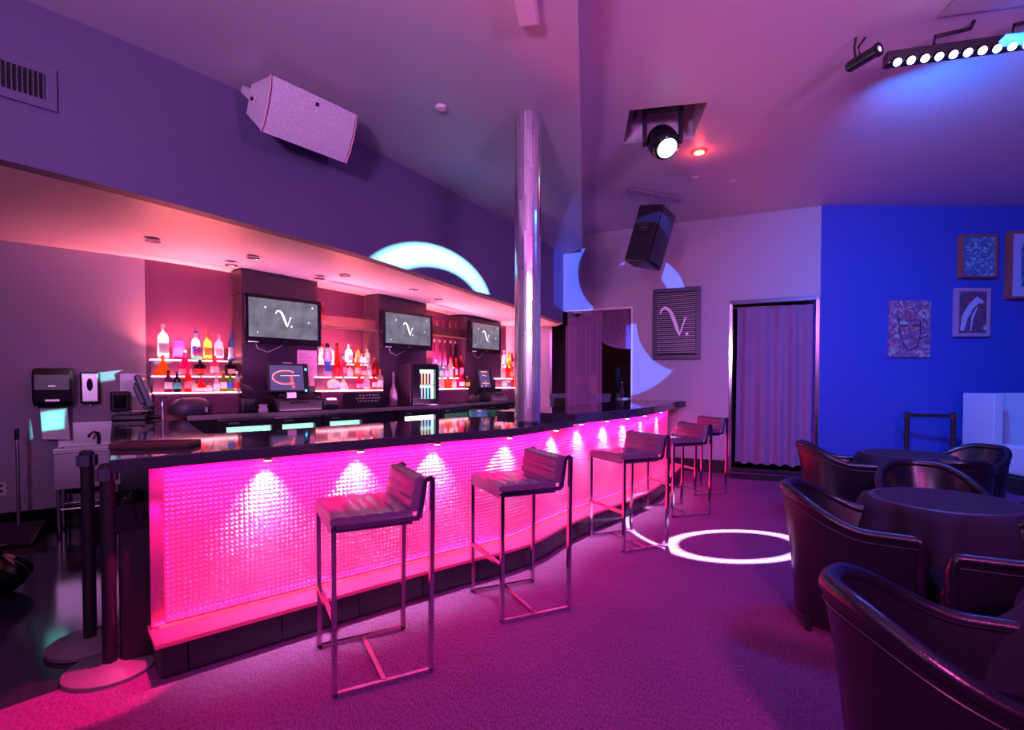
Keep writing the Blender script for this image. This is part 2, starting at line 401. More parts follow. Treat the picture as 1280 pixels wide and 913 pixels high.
# ================================================================== THE BAR
PINK = (1.0, 0.035, 0.30)
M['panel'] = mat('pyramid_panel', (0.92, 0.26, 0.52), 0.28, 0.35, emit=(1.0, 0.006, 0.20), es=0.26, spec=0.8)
M['ledge'] = mat('acrylic_ledge', (0.45, 0.035, 0.13), 0.15, emit=(1.0, 0.02, 0.18), es=0.3)
M['led_red'] = mat('led_strip_red', (1, 0.05, 0.05), 0.4, emit=(1.0, 0.015, 0.05), es=4.0)
M['endtrim'] = mat('glitter_trim', (0.35, 0.10, 0.25), 0.35, 0.4, noise=(400, 0.7, 1))
ZLEDGE, ZC, ZC2 = 0.18, 1.062, 1.12
d_step = PF.px(718, -0.08)                                  # where the raised top begins
bar = thing('serving_bar', 'long curved bar front of glowing pink pyramid panels on a black tiled plinth', 'bar', (*PF.at(PF.len * 0.4)[0], 0))
mb = MB(); PF.ribbon(mb, -0.03, -0.26, 0.0, ZLEDGE - 0.02, 0, PF.len, n=90); mb.obj('plinth', 'grout', bar, smooth=True, world=True)
mb = MB(); PF.ribbon(mb, 0.012, -0.26, ZLEDGE - 0.02, ZLEDGE, -0.02, PF.len, n=90); mb.obj('ledge', 'ledge', bar, smooth=True, world=True)
d = 0.005; tw = 0.44
while d < PF.len - 0.05:
    d2 = min(d + (0.11 if d < 0.01 else tw), PF.len)
    mb = MB(); PF.ribbon(mb, 0.0, -0.03, 0.012, ZLEDGE - 0.024, d + 0.003, d2 - 0.003, n=5)
    mb.obj('tile', 'tile', bar, smooth=True, world=True); d = d2
# embossed pyramid panel
cell = 0.0245; o_f = -0.2; nc = int(PF.len / cell)
mb = MB(); vs, fs = [], []
z_top = lambda d: (ZC - 0.06) if d < d_step else (ZC2 - 0.09)
z0 = ZLEDGE + 0.012; nr = int((ZC2 - 0.09 - z0) / cell) + 1
for j in range(nr + 1):
    for i in range(nc + 1):
        p = PF.off(i * PF.len / nc, o_f); vs.append((p.x, p.y, z0 + j * cell))
b0 = len(vs)
for j in range(nr):
    for i in range(nc):
        p = PF.off((i + 0.5) * PF.len / nc, o_f + 0.011); vs.append((p.x, p.y, z0 + (j + 0.5) * cell))
        a = j * (nc + 1) + i; t = b0 + j * nc + i
        if z0 + (j + 1) * cell > z_top(i * PF.len / nc) + 0.02: continue
        fs += [(a, a + 1, t), (a + 1, a + nc + 2, t), (a + nc + 2, a + nc + 1, t), (a + nc + 1, a, t)]
mb.add(vs, fs); mb.obj('pyramid_panel', 'panel', bar, world=True)
mb = MB(); PF.ribbon(mb, o_f + 0.024, o_f + 0.012, ZLEDGE + 0.001, ZLEDGE + 0.012, 0.02, PF.len - 0.02, n=90); mb.obj('led_strip', 'led_red', bar, smooth=True, world=True)
mb = MB(); PF.ribbon(mb, o_f - 0.005, -0.55, 0.0, ZC - 0.065, 0.01, PF.len, n=90); mb.obj('body', 'black', bar, smooth=True, world=True)
mb = MB(); PF.ribbon(mb, o_f + 0.014, o_f - 0.02, ZLEDGE, ZC - 0.065, -0.012, 0.045, n=2); mb.obj('end_trim', 'endtrim', bar, world=True)
mb = MB(); PF.ribbon(mb, o_f + 0.014, -0.4, ZLEDGE, ZC - 0.065, PF.len - 0.02, PF.len + 0.01, n=2); mb.obj('end_panel', 'black', bar, world=True)

# worktops
A_, B_, C_, D_ = Vector((-1.83, 2.37)), Vector((-4.03, 5.27)), Vector((-3.53, 5.56)), Vector((-2.09, 3.56))
nn = 40; front = [PF.off(0.12 + (d_step - 0.12) * i / nn, -0.085) for i in range(nn + 1)]
back = [G(340, 538, ZC).to_2d(), G(445, 530.5, ZC).to_2d(), G(560, 523, ZC).to_2d(), PF.off(d_step, -1.05)]
poly = [A_] + front + back[::-1] + [D_, C_, B_]
mb = MB(); mb.prism(poly, ZC - 0.062, ZC); tag(mb.obj('worktop', 'stone', bevel=0.006), 'long black polished stone bar top turning back to the plaster wall', 'worktop')
fr2 = [PF.off(d_step + (PF.len - d_step) * i / nn, -0.07) for i in range(nn + 1)]
e_end = G(863, 500.5, ZC2).to_2d()
gwl = lambda x: GWA.y + (x - GWA.x) / gd.x * gd.y
fr2 += [Vector((2.62, 7.93)), Vector((2.68, 8.05)), Vector((2.62, gwl(2.62) - 0.03))]
bk2 = [Vector((1.98, gwl(1.98) - 0.03)), Vector((1.35, 7.6)), PF.off(d_step + 0.6, -1.0), PF.off(d_step, -1.0)]
mb = MB(); mb.prism(fr2 + bk2, ZC2 - 0.095, ZC2); tag(mb.obj('raised_worktop', 'stone', bevel=0.006), 'raised thicker black stone bar top curving to the pale wall', 'worktop')
# cabinet carrying the return
dr = (B_ - A_).normalized(); pr = Vector((dr.y, -dr.x))
p0 = PF.off(0.02, -0.22); q0 = A_ + dr * 0.9 + pr * 0.26
rc = thing('return_cabinet', 'black cabinet under the bar top beside the sink', 'cabinet', (p0.x, p0.y, 0))
mb = MB(); mb.prism([q0, B_ + pr * 0.06 - dr * 0.9, C_ - pr * 0.03 - dr * 0.75, D_ - pr * 0.03 + dr * 0.05, D_ + Vector((-0.05, -0.3))], 0.0, ZC - 0.064); mb.obj('body', 'black', rc, world=True)
mb = MB(); 
for k in range(7): mb.bar((*(q0 + dr * 0.1 - pr * 0.004), 0.2 + 0.08 * k), (*(q0 + dr * 0.55 - pr * 0.004), 0.2 + 0.08 * k), 0.012, 0.02)
mb.obj('louvre', 'gloss', rc, world=True)

# under-counter puck lights that wash the panels
M['puck_led'] = mat('puck_led', (0.9, 0.95, 1), 0.3, emit=(0.75, 0.9, 1.0), es=14.0)
pk_px = [333, 447, 545, 637, 695, 727, 759, 784, 806, 826]
for k, px in enumerate(pk_px):
    o = -0.135; d = PF.px(px, o); p = PF.off(d, o); zc = (ZC - 0.062) if d < d_step else (ZC2 - 0.095)
    t = thing('puck_light', 'small round puck light glowing white under the bar top edge', 'light', (p.x, p.y, zc), PF.ang(d), 'puck lights under the bar top')
    MB().lathe([(0.001, -0.016), (0.026, -0.016), (0.03, -0.002), (0.03, 0.0)], 14).obj('housing', 'chrome', t, smooth=True)
    MB().lathe([(0.001, -0.019), (0.02, -0.019), (0.02, -0.0165)], 12).obj('lens', 'puck_led', t, smooth=True)
    tgt = PF.off(d, -0.19); near = 1.0 if d < d_step else 0.8
    lamp('SPOT', 'puck_beam', (p.x, p.y, zc - 0.024), (tgt.x, tgt.y, zc - 0.55), 60 * near, (0.50, 0.78, 1.0), spot_size=math.radians(84), spot_blend=1.0, shadow_soft_size=0.012)

e_ = PF.off(0.06, -0.12); tg_ = G(128, 856)
lamp('SPOT', 'end_spill', (e_.x, e_.y, ZC - 0.08), tg_, 100, (1.0, 0.01, 0.22), spot_size=math.radians(40), spot_blend=0.3, shadow_soft_size=0.01)  # added spot standing in for pink LED spill at the bar end
# colour strips that run under the top edge and along the ledge
nseg = 9
for k in range(nseg):
    da, db = PF.len * k / nseg, PF.len * (k + 1) / nseg; o = -0.125
    a, b = PF.off(da, o), PF.off(db, o); m_ = (a + b) / 2; zc = (ZC - 0.066) if (da + db) / 2 < d_step else (ZC2 - 0.099)
    l = lamp('AREA', 'edge_strip', (m_.x, m_.y, zc), None, 11.0 * (b - a).length, (1.0, 0.012, 0.25), shape='RECTANGLE', size=(b - a).length, size_y=0.012)
    an = math.atan2((b - a).y, (b - a).x); l.rotation_euler = (Matrix.Rotation(an, 4, 'Z') @ Matrix.Rotation(math.radians(14), 4, 'X')).to_euler()
    o = -0.165; a, b = PF.off(da, o), PF.off(db, o); m_ = (a + b) / 2
    l = lamp('AREA', 'ledge_strip', (m_.x, m_.y, ZLEDGE + 0.014), None, 4.0 * (b - a).length, (1.0, 0.012, 0.07), shape='RECTANGLE', size=(b - a).length, size_y=0.01)
    l.rotation_euler = (Matrix.Rotation(an, 4, 'Z') @ Matrix.Rotation(PI - math.radians(20), 4, 'X')).to_euler()

# ------------------------------------------------------------------ bar stools
def make_stool(name):
    t = thing(name, '', 'bar stool')
    W, L, z = 0.245, 0.225, 0.765; b = 0.022
    for sgn in (1, -1):
        y = sgn * W; mb = MB()
        P = [(L, y, b / 2), (L, y, z), (-L + 0.055, y, z), (-L + 0.025, y, 0.945), (-L - 0.012, y, 0.955), (-L + 0.0, y, b / 2)]
        for a, c in zip(P, P[1:] + P[:1]):
            mb.bar(a, c, b, b, up=(0, 1, 0))
        for p in (P[0], P[1], P[5]): mb.cbox(p, (b, b, b))
        mb.obj('side_frame', 'chrome', t)
    MB().bar((L, -W, 0.335), (L, W, 0.335), b).obj('footrest', 'chrome', t)
    MB().bar((0, -W, b / 2), (0, W, b / 2), b).obj('floor_brace', 'chrome', t)
    # channelled seat: five rolls, back: three rolls
    def pad(nr, x0, x1, z0, z1, th, nm, vert):
        mb = MB(); nu = nr * 6
        def f(u, v):
            r = (u * nr) % 1.0; hgt = 0.006 * math.sin(PI * min(max(r, 0), 1)) ** 0.6 if 0 < u < 1 else 0
            ed = 0.012 * (1 - (1 - min(1, min(v, 1 - v) / 0.06)) ** 2) if False else 0
            yy = -W + 0.012 + (2 * W - 0.024) * v
            return (x0 + (x1 - x0) * u, yy, hgt)
        top = [[f(i / nu, j / 8) for i in range(nu + 1)] for j in range(9)]
        vs, fs = [], []
        for j in range(9):
            for i in range(nu + 1):
                x, y, h = top[j][i]; e = 0.008 if j in (0, 8) or i in (0, nu) else 0
                if vert: vs.append((-L + 0.062 + (x - z0) * -0.19 + h - e + th, y, x))
                else: vs.append((x, y, z0 + th + h - e))
        b_ = len(vs)
        for j in range(9):
            for i in range(nu + 1):
                x, y, h = top[j][i]
                vs.append((-L + 0.062 + (x - z0) * -0.19 - 0.012, y, x) if vert else (x, y, z0))
        w_ = nu + 1
        for j in range(8):
            for i in range(nu):
                a = j * w_ + i; fs += [(a, a + 1, a + w_ + 1, a + w_), (b_ + a, b_ + a + w_, b_ + a + w_ + 1, b_ + a + 1)]
        rim = [i for i in range(w_)] + [j * w_ + nu for j in range(1, 9)] + [8 * w_ + i for i in range(nu - 1, -1, -1)] + [j * w_ for j in range(7, 0, -1)]
        for a, c in zip(rim, rim[1:] + rim[:1]): fs.append((a, c, b_ + c, b_ + a))
        mb.add(vs, fs); return mb.obj(nm, 'seatl', t, smooth=True, angle=50)
    pad(5, L + 0.012, -L + 0.085, z - 0.028, 0, 0.072, 'seat', False)
    pad(3, z + 0.03, 0.958, z, 0, 0.045, 'backrest', True)
    return t
quads = [((398, 811), (419, 873), (539.5, 840), (503, 788)), ((590, 741), (627.6, 780.7), (710.7, 762), (666, 728)),
         ((738, 671), (782, 692.8), (833, 682.7), (787.5, 665)), ((808, 633.7), (841, 648), (890, 644), (851, 630)),
         ((845, 610), (867, 620.5), (907, 618.8), (874, 607))]
slab = ['chrome bar stool with channelled seat, first from the black stanchion posts', 'chrome bar stool with channelled seat, second from the black stanchion posts',
        'chrome bar stool lit by a pale beam, third from the black stanchion posts', 'chrome bar stool with channelled seat, fourth from the black stanchion posts',
        'chrome bar stool beside the pale wall, next to the curtained doorway']
st0 = make_stool('bar_stool')
for i, q in enumerate(quads):
    A, B, C, Dq = [G(*p) for p in q]; c = (A + B + C + Dq) / 4; fw = (A + B - C - Dq)
    o = st0 if i == 0 else dup(st0)
    o.location = (c.x, c.y, 0); o.rotation_euler = (0, 0, math.atan2(fw.y, fw.x)); o['label'] = slab[i]; o['group'] = 'bar stools along the bar'

# ------------------------------------------------------------------ mirrored pole standing on the bar top
pc = Vector((0.132, 4.42)); pr_ = 0.108
pole = thing('mirror_pole', 'round pole clad in narrow silver mirror strips rising from bar top to ceiling', 'pole', (pc.x, pc.y, ZC))
hp = ZL - ZC
MB().lathe([(pr_ - 0.004, 0.002), (pr_ - 0.004, hp - 0.002)], 40).obj('core', 'steel', pole, smooth=True)
MB().lathe([(pr_ + 0.006, 0.001), (pr_ + 0.006, 0.022), (pr_ - 0.002, 0.028)], 40).obj('collar', 'chrome', pole, smooth=True)
mb = MB(); ncol = 30; rnd = random.Random(3)
for k in range(ncol):
    z = 0.03 - rnd.random() * 0.25
    while z < hp:
        h = 0.26 + 0.04 * rnd.random(); za, zb = max(z, 0.03) + 0.0015, min(z + h, hp) - 0.0015; z += h
        if zb - za < 0.01: continue
        a0 = 2 * PI * (k + 0.04) / ncol; a1 = 2 * PI * (k + 0.96) / ncol
        r0 = pr_ + rnd.uniform(-0.0018, 0.0018); r1 = pr_ + rnd.uniform(-0.0018, 0.0018)
        mb.add([(r0 * math.cos(a0), r0 * math.sin(a0), za), (r1 * math.cos(a1), r1 * math.sin(a1), za), (r1 * math.cos(a1), r1 * math.sin(a1), zb), (r0 * math.cos(a0), r0 * math.sin(a0), zb)], [(0, 1, 2, 3)])
o = mb.obj('mirror_strip', 'mirror', pole); o['kind'] = 'stuff'

# ================================================================== BACK BAR
M['lit_tier'] = mat('lit_acrylic', (0.95, 0.75, 0.8), 0.2, emit=(1.0, 0.32, 0.38), es=9.0)
M['riser'] = mat('riser_panel', (0.22, 0.08, 0.16), 0.25)
ZB = 1.09; TIER = [(1.31, 0.52, 0.38), (1.476, 0.38, 0.24), (1.647, 0.24, 0.06)]     # z, front, rear offset from the wall
d_c0 = BW.px(229, 0.78)
mb = MB(); BW.ribbon(mb, 0.012, 0.78, ZB - 0.05, ZB, BW.px(232, 0.78), BW.len - 0.05, n=50)
tag(mb.obj('back_worktop', 'gloss', smooth=True), 'long black back counter along the bottle wall', 'worktop')
mb = MB(); BW.ribbon(mb, 0.012, 0.70, 0.0, ZB - 0.052, BW.px(240, 0.78), BW.len - 0.05, n=50)
tag(mb.obj('back_cabinet', 'black', smooth=True), 'black cabinet run under the back counter', 'cabinet')
# added pink fill lamps below the back counter lip, brightening the soffit
for k in range(6):
    da = BW.px(150, 0.95) + (BW.len - 0.3 - BW.px(150, 0.95)) * k / 6; db = BW.px(150, 0.95) + (BW.len - 0.3 - BW.px(150, 0.95)) * (k + 1) / 6
    a, b = BW.off(da, 0.86), BW.off(db, 0.86); m_ = (a + b) / 2
    l = lamp('AREA', 'aisle_fill', (m_.x, m_.y, 1.02), None, 8 * (b - a).length, (1.0, 0.28, 0.70), shape='RECTANGLE', size=(b - a).length, size_y=0.03, spread=math.radians(120))
    l.rotation_euler = (Matrix.Rotation(math.atan2((b - a).y, (b - a).x), 4, 'Z') @ Matrix.Rotation(PI - math.radians(22), 4, 'X')).to_euler()
# columns that carry the televisions
COLS = [(303, 398), (474, 533.5), (581.5, 626)]; colinfo = []
for i, (a, b) in enumerate(COLS):
    o = 0.36; m_ = BW.px((a + b) / 2, o); q = BW.off(m_, o); an = BW.ang(m_)
    dx, dy = math.cos(an), math.sin(an)
    def hit(px):
        sl = (px - CX) / F; return (q.x - sl * q.y) / (sl * dy - dx)
    x0, x1 = hit(a), hit(b); zt = z_soff_back(m_) - 0.01 + (0 if i else 0.0)
    c = thing('television_column', ['', '', ''][i], 'column', (q.x, q.y, 0), an); c['kind'] = 'structure'; del c['label']; del c['category']
    c.name = 'wall_column'
    MB().box(x0, x1, 0, 0.33, ZB + 0.002, zt).obj('body', 'column', c, bevel=0.003)
    MB().box(x0 - 0.002, x1 + 0.002, -0.004, 0.3, zt - 0.27, zt - 0.26).obj('joint', 'blackm', c)
    colinfo.append((q, an, x0, x1, c))
# televisions
M['screen'] = mat('tv_screen', (0.03, 0.03, 0.035), 0.10, emit=(0.30, 0.31, 0.38), es=0.85, noise=None)
def screen_nodes(m):
    nt = m.node_tree; b = nt.nodes['Principled BSDF']; t = nt.nodes.new('ShaderNodeTexCoord'); n = nt.nodes.new('ShaderNodeTexNoise')
    n.inputs['Scale'].default_value = 7; n.inputs['Detail'].default_value = 2
    wv = nt.nodes.new('ShaderNodeTexWave'); wv.inputs['Scale'].default_value = 22; wv.bands_direction = 'X'
    r = nt.nodes.new('ShaderNodeValToRGB'); r.color_ramp.elements[0].color = (0.15, 0.13, 0.21, 1); r.color_ramp.elements[1].color = (0.36, 0.38, 0.46, 1)
    r.color_ramp.elements[0].position = 0.25; r.color_ramp.elements[1].position = 0.8
    mx = nt.nodes.new('ShaderNodeMixRGB'); mx.blend_type = 'MULTIPLY'; mx.inputs[0].default_value = 0.35
    nt.links.new(t.outputs['Object'], n.inputs['Vector']); nt.links.new(t.outputs['Object'], wv.inputs['Vector'])
    nt.links.new(n.outputs['Fac'], r.inputs[0]); nt.links.new(r.outputs[0], mx.inputs[1]); nt.links.new(wv.outputs['Color'], mx.inputs[2])
    nt.links.new(mx.outputs[0], b.inputs['Emission Color'])
screen_nodes(M['screen'])
M['screen_white'] = mat('screen_white', (0.8, 0.8, 0.8), 0.4, emit=(0.95, 0.93, 1.0), es=1.6)
M['screen_cyan'] = mat('screen_star', (0.5, 0.6, 0.8), 0.4, emit=(0.55, 0.7, 1.0), es=1.3)
# the swash letter V and its full stop, unit height, x to the reader's right
VS = [(-0.62, 0.30), (-0.60, 0.40), (-0.54, 0.485), (-0.45, 0.52), (-0.34, 0.49), (-0.24, 0.39), (-0.15, 0.22), (-0.06, 0.0), (0.03, -0.24), (0.11, -0.46)]
VW = [0.03, 0.065, 0.09, 0.10, 0.11, 0.125, 0.135, 0.135, 0.125, 0.04]
VT = [(0.11, -0.46), (0.20, -0.22), (0.30, 0.05), (0.34, 0.15)]
def letter_v(mb, fn):
    mb.stroke(VS, VW, fn); mb.stroke(VT, [0.045, 0.05, 0.05, 0.045], fn)
    mb.stroke([(0.22, 0.16), (0.34, 0.145), (0.46, 0.165)], [0.01, 0.03, 0.01], fn)
    mb.add([fn(0.39 + 0.055 * math.cos(a * PI / 6), -0.42 + 0.055 * math.sin(a * PI / 6)) for a in range(12)], [tuple(range(12))])
tvq = [((305.8, 367), (401, 376.5), (304.8, 428.5), (400, 434)), ((478.7, 386.4), (540, 394.3), (477.6, 435.7), (539.6, 438.6)), ((588, 401), (625.4, 404.6), (588, 441), (625.4, 442.5))]
tvl = ['black flat television showing a white swash V, beside the pink paper sheet', 'black flat television showing a white swash V, above the small lit fridge', 'black flat television showing a white swash V, beside the mirrored pole']
for i, tq in enumerate(tvq):
    q, an, x0, x1, _ = colinfo[i]; nrm = Vector((math.sin(an), -math.cos(an))); A = q + nrm * 0.07; Bq = A + Vector((math.cos(an), math.sin(an)))
    P = [V2(p[0], p[1], A, Bq) for p in tq]; c = sum(P, Vector()) / 4
    wd = ((P[1] - P[0]).to_2d().length + (P[3] - P[2]).to_2d().length) / 2; ht = (P[0].z + P[1].z - P[2].z - P[3].z) / 2
    t = thing('television', tvl[i], 'television', (c.x, c.y, c.z - ht / 2), an, 'televisions over the back bar')
    MB().box(-wd / 2, wd / 2, -0.0, 0.055, 0.0, ht).obj('housing', 'tvbez', t, bevel=0.012)
    mb = MB(); bz, bb = 0.04, 0.075
    for (a0, a1, c0, c1) in ((-wd / 2, wd / 2, ht - bz, ht), (-wd / 2, wd / 2, 0, bb), (-wd / 2, -wd / 2 + bz, bb, ht - bz), (wd / 2 - bz, wd / 2, bb, ht - bz)): mb.box(a0, a1, -0.018, 0.0, c0, c1)
    mb.obj('bezel', 'tvbez', t, bevel=0.004)
    sw, sh = wd - 2 * bz, ht - bz - bb; sc = MB().add([(-sw / 2, -0.004, bb), (sw / 2, -0.004, bb), (sw / 2, -0.004, bb + sh), (-sw / 2, -0.004, bb + sh)], [(0, 1, 2, 3)]).obj('screen', 'screen', t)
    mb = MB(); letter_v(mb, lambda x, y: (x * sh * 0.42 + 0.01, -0.006, bb + sh * 0.5 + y * sh * 0.42)); mb.obj('letter', 'screen_white', sc)
    for sx, sz, r in ((-0.27, 0.78, 0.012), (0.36, 0.47, 0.01), (0.42, 0.88, 0.012), (-0.38, 0.12, 0.008)): MB().lathe([(r, 0), (0.001, 0.0005)], 10, mtx=Matrix.Translation((sx * sw, -0.0062, bb + sz * sh)) @ Matrix.Rotation(PI / 2, 4, 'X')).obj('star', 'screen_cyan', sc)
    MB().box(-0.02, 0.02, -0.0205, -0.018, 0.03, 0.042).obj('badge', 'chrome', t)
    MB().box(-wd / 2 + 0.03, -wd / 2 + 0.14, -0.02, -0.018, 0.012, 0.024).obj('sticker', 'white', t)
    MB().box(-0.12, 0.12, 0.03, 0.071, ht * 0.3, ht * 0.7).obj('wall_mount', 'blackm', t)
    MB().tube([(-wd * 0.35, 0.03, 0.0), (-wd * 0.33, 0.03, -0.05), (-wd * 0.2, 0.04, -0.09), (-wd * 0.05, 0.06, -0.03), (0, 0.06, 0.0)], 0.004, 6).obj('cable', 'white', t, smooth=True)

# stepped bottle shelves in the bays
BAYS = [(192, 299), (399, 477), (535, 584), (626, 655)]
bayname = ['first bay by the plaster wall', 'second bay from the plaster wall', 'third bay from the plaster wall', 'bay next to the mirrored pole']
for i, (a, b) in enumerate(BAYS):
    d0, d1 = BW.px(a, 0.5), BW.px(b, 0.5); q = BW.off((d0 + d1) / 2, 0.4)
    t = thing('bottle_shelf', 'stepped bottle shelf with glowing tiers, ' + bayname[i], 'shelf', (q.x, q.y, ZB + 0.002), 0, 'stepped bottle shelves')
    for z, f_, r_ in TIER:
        mb = MB(); BW.ribbon(mb, f_, r_, z - 0.012, z, d0, d1, n=8); mb.obj('tier', 'lit_tier', t, world=True)
    zb = ZB + 0.003
    for z, f_, r_ in TIER:
        mb = MB(); BW.ribbon(mb, f_ - 0.008, f_ - 0.02, zb, z - 0.0125, d0, d1, n=8); mb.obj('riser', 'riser', t, world=True); zb = z
    for dd in (d0, d1 - 0.012):
        mb = MB()
        for z, f_, r_ in TIER: BW.ribbon(mb, f_ - 0.022, r_ - (0.02 if r_ > 0.1 else 0), ZB + 0.003, z - 0.013, dd, dd + 0.012, n=1)
        mb.obj('side_panel', 'black', t, world=True)
    # red strip light set behind the top tier, washing wall and soffit
    p, q2 = BW.off(d0, 0.12), BW.off(d1, 0.12); mid = (p + q2) / 2
    l = lamp('AREA', 'bay_strip', (mid.x, mid.y, 1.68), None, (80, 70, 60, 40)[i], (1.0, 0.17, 0.17), shape='RECTANGLE', size=(q2 - p).length, size_y=0.05, spread=math.radians(140))
    l.rotation_euler = (Matrix.Rotation(math.atan2((q2 - p).y, (q2 - p).x), 4, 'Z') @ Matrix.Rotation(PI + math.radians(20), 4, 'X')).to_euler()

# ------------------------------------------------------------------ bottles
CO = dict(clear=(0.92, 0.90, 0.95), white=(1.0, 0.93, 0.93), pink=(1.0, 0.22, 0.45), magenta=(1.0, 0.05, 0.40), red=(1.0, 0.08, 0.05), orange=(1.0, 0.30, 0.06), amber=(0.9, 0.42, 0.08),
          blue=(0.10, 0.35, 1.0), teal=(0.10, 0.85, 0.75), green=(0.35, 0.65, 0.08), olive=(0.55, 0.48, 0.06), purple=(0.35, 0.06, 0.40), dark=(0.10, 0.03, 0.06), yellow=(1.0, 0.72, 0.08), lilac=(0.75, 0.6, 1.0))
OPQ = dict(white=(0.9, 0.88, 0.88), black=(0.02, 0.02, 0.025), red=(0.8, 0.03, 0.04), blue=(0.05, 0.15, 0.7), gold=(0.75, 0.50, 0.08), green=(0.05, 0.55, 0.25), teal=(0.1, 0.7, 0.65), silver=(0.7, 0.7, 0.72), cream=(0.85, 0.75, 0.6), pink=(0.9, 0.35, 0.5))
for k, v in CO.items(): glass_mat('glass_' + k, v, 0.8 if k in ('clear', 'lilac') else 0.9)
for k, v in OPQ.items(): mat('cap_' + k, v, 0.4)
PROF = {   # (radius, height) fractions; cap starts at the last height
    'round': [(0.86, 0), (1, 0.02), (1, 0.56), (0.92, 0.64), (0.5, 0.73), (0.34, 0.78), (0.32, 0.9)],
    'tall': [(0.86, 0), (1, 0.02), (1, 0.62), (0.8, 0.70), (0.38, 0.76), (0.33, 0.8), (0.33, 0.92)],
    'squat': [(0.8, 0), (1, 0.06), (1, 0.55), (0.8, 0.68), (0.35, 0.76), (0.3, 0.86)],
    'square': [(0.95, 0), (1, 0.02), (1, 0.68), (0.9, 0.73), (0.4, 0.77), (0.36, 0.86)],
    'teardrop': [(0.95, 0), (1, 0.04), (0.92, 0.14), (0.6, 0.42), (0.28, 0.66), (0.17, 0.80), (0.17, 0.9)],
    'hourglass': [(0.85, 0), (1, 0.05), (0.95, 0.16), (0.62, 0.30), (0.85, 0.42), (0.95, 0.58), (0.85, 0.72), (0.6, 0.80), (0.4, 0.88)],
    'flute': [(0.9, 0), (1, 0.02), (0.85, 0.4), (0.5, 0.75), (0.38, 0.92)],
    'bell': [(0.9, 0), (1, 0.03), (0.96, 0.3), (0.7, 0.48), (0.45, 0.6), (0.25, 0.72), (0.23, 0.88)],
    'shield': [(0.55, 0), (0.8, 0.12), (1, 0.4), (1, 0.68), (0.7, 0.76), (0.3, 0.8), (0.28, 0.88)],
}
cache = {}
def bottle(px, tier, bay, kind, h, r, glass, cap, label=None, desc='', z=None, off=None, grp=None, ybase=None):
    zt, f_, r_ = TIER[tier] if z is None else (z, off, off)
    o = (f_ + r_) / 2 if off is None else off
    d = BW.px(px, o); q = BW.off(d, o); key = (kind, round(h, 3), round(r, 3), glass, cap, label)
    tn = ['bottom tier', 'middle tier', 'top tier'][tier] if z is None else 'glass shelf'
    lab = f'{desc} bottle with {cap} cap, {tn}, {bayname[bay]}'
    t = thing('bottle', lab, 'bottle', (q.x, q.y, zt + 0.001), BW.ang(d), grp or f'bottles in the {bayname[bay]}')
    if key not in cache:
        P = [(a * r, b * h) for a, b in PROF[kind]]; n = 12; sq = kind in ('square',)
        mtx = Matrix.Rotation(PI / 4, 4, 'Z') if sq else None
        nb = 4 if sq else n; k = 1.25 if sq else 1.0
        mb = MB(); mb.lathe([(a * (k if b < h * 0.75 else 1), b) for a, b in P], nb, mtx=mtx, sy=0.7 if kind in ('shield', 'teardrop') else 1.0)
        body = mb.obj('glass', MATS['glass_' + glass], t, smooth=not sq)
        nr = P[-1][0]; mb = MB(); mb.lathe([(nr * 1.25, P[-1][1] - 0.004), (nr * 1.25, h - 0.003), (nr * 1.0, h)], 10)
        cp = mb.obj('cap', MATS['cap_' + cap], t, smooth=True)
        lb = None
        if label:
            k2 = 1.0
            mb = MB(); a0, a1 = (0.16, 0.46) if kind not in ('teardrop', 'flute', 'bell') else (0.06, 0.26)
            rr = lambda zf: max(1e-3, next(((p[0] + (q_[0] - p[0]) * (zf - p[1]) / (q_[1] - p[1])) for p, q_ in zip(PROF[kind], PROF[kind][1:]) if p[1] <= zf <= q_[1]), 1)) * r
            if sq:
                e = r * 1.25 * 0.7071 + 0.0012; mb.box(-e * 0.8, e * 0.8, -e, -e + 0.001, a0 * h, a1 * h)
            else:
                yy = 0.7 if kind in ('shield', 'teardrop') else 1.0
                mb.grid(lambda u, v: ((rr(a0 + (a1 - a0) * v) + 0.001) * math.sin((u - 0.5) * 2.6), -(rr(a0 + (a1 - a0) * v) * yy + 0.001) * math.cos((u - 0.5) * 2.6), (a0 + (a1 - a0) * v) * h), 8, 3)
            lb = mb.obj('label', MATS['cap_' + label], t, smooth=True)
        cache[key] = [x.data for x in (body, cp, lb) if x]
    else:
        for nm, me in zip(('glass', 'cap', 'label'), cache[key]):
            x = bpy.data.objects.new(nm, me); COL.objects.link(x); x.parent = t
    return t
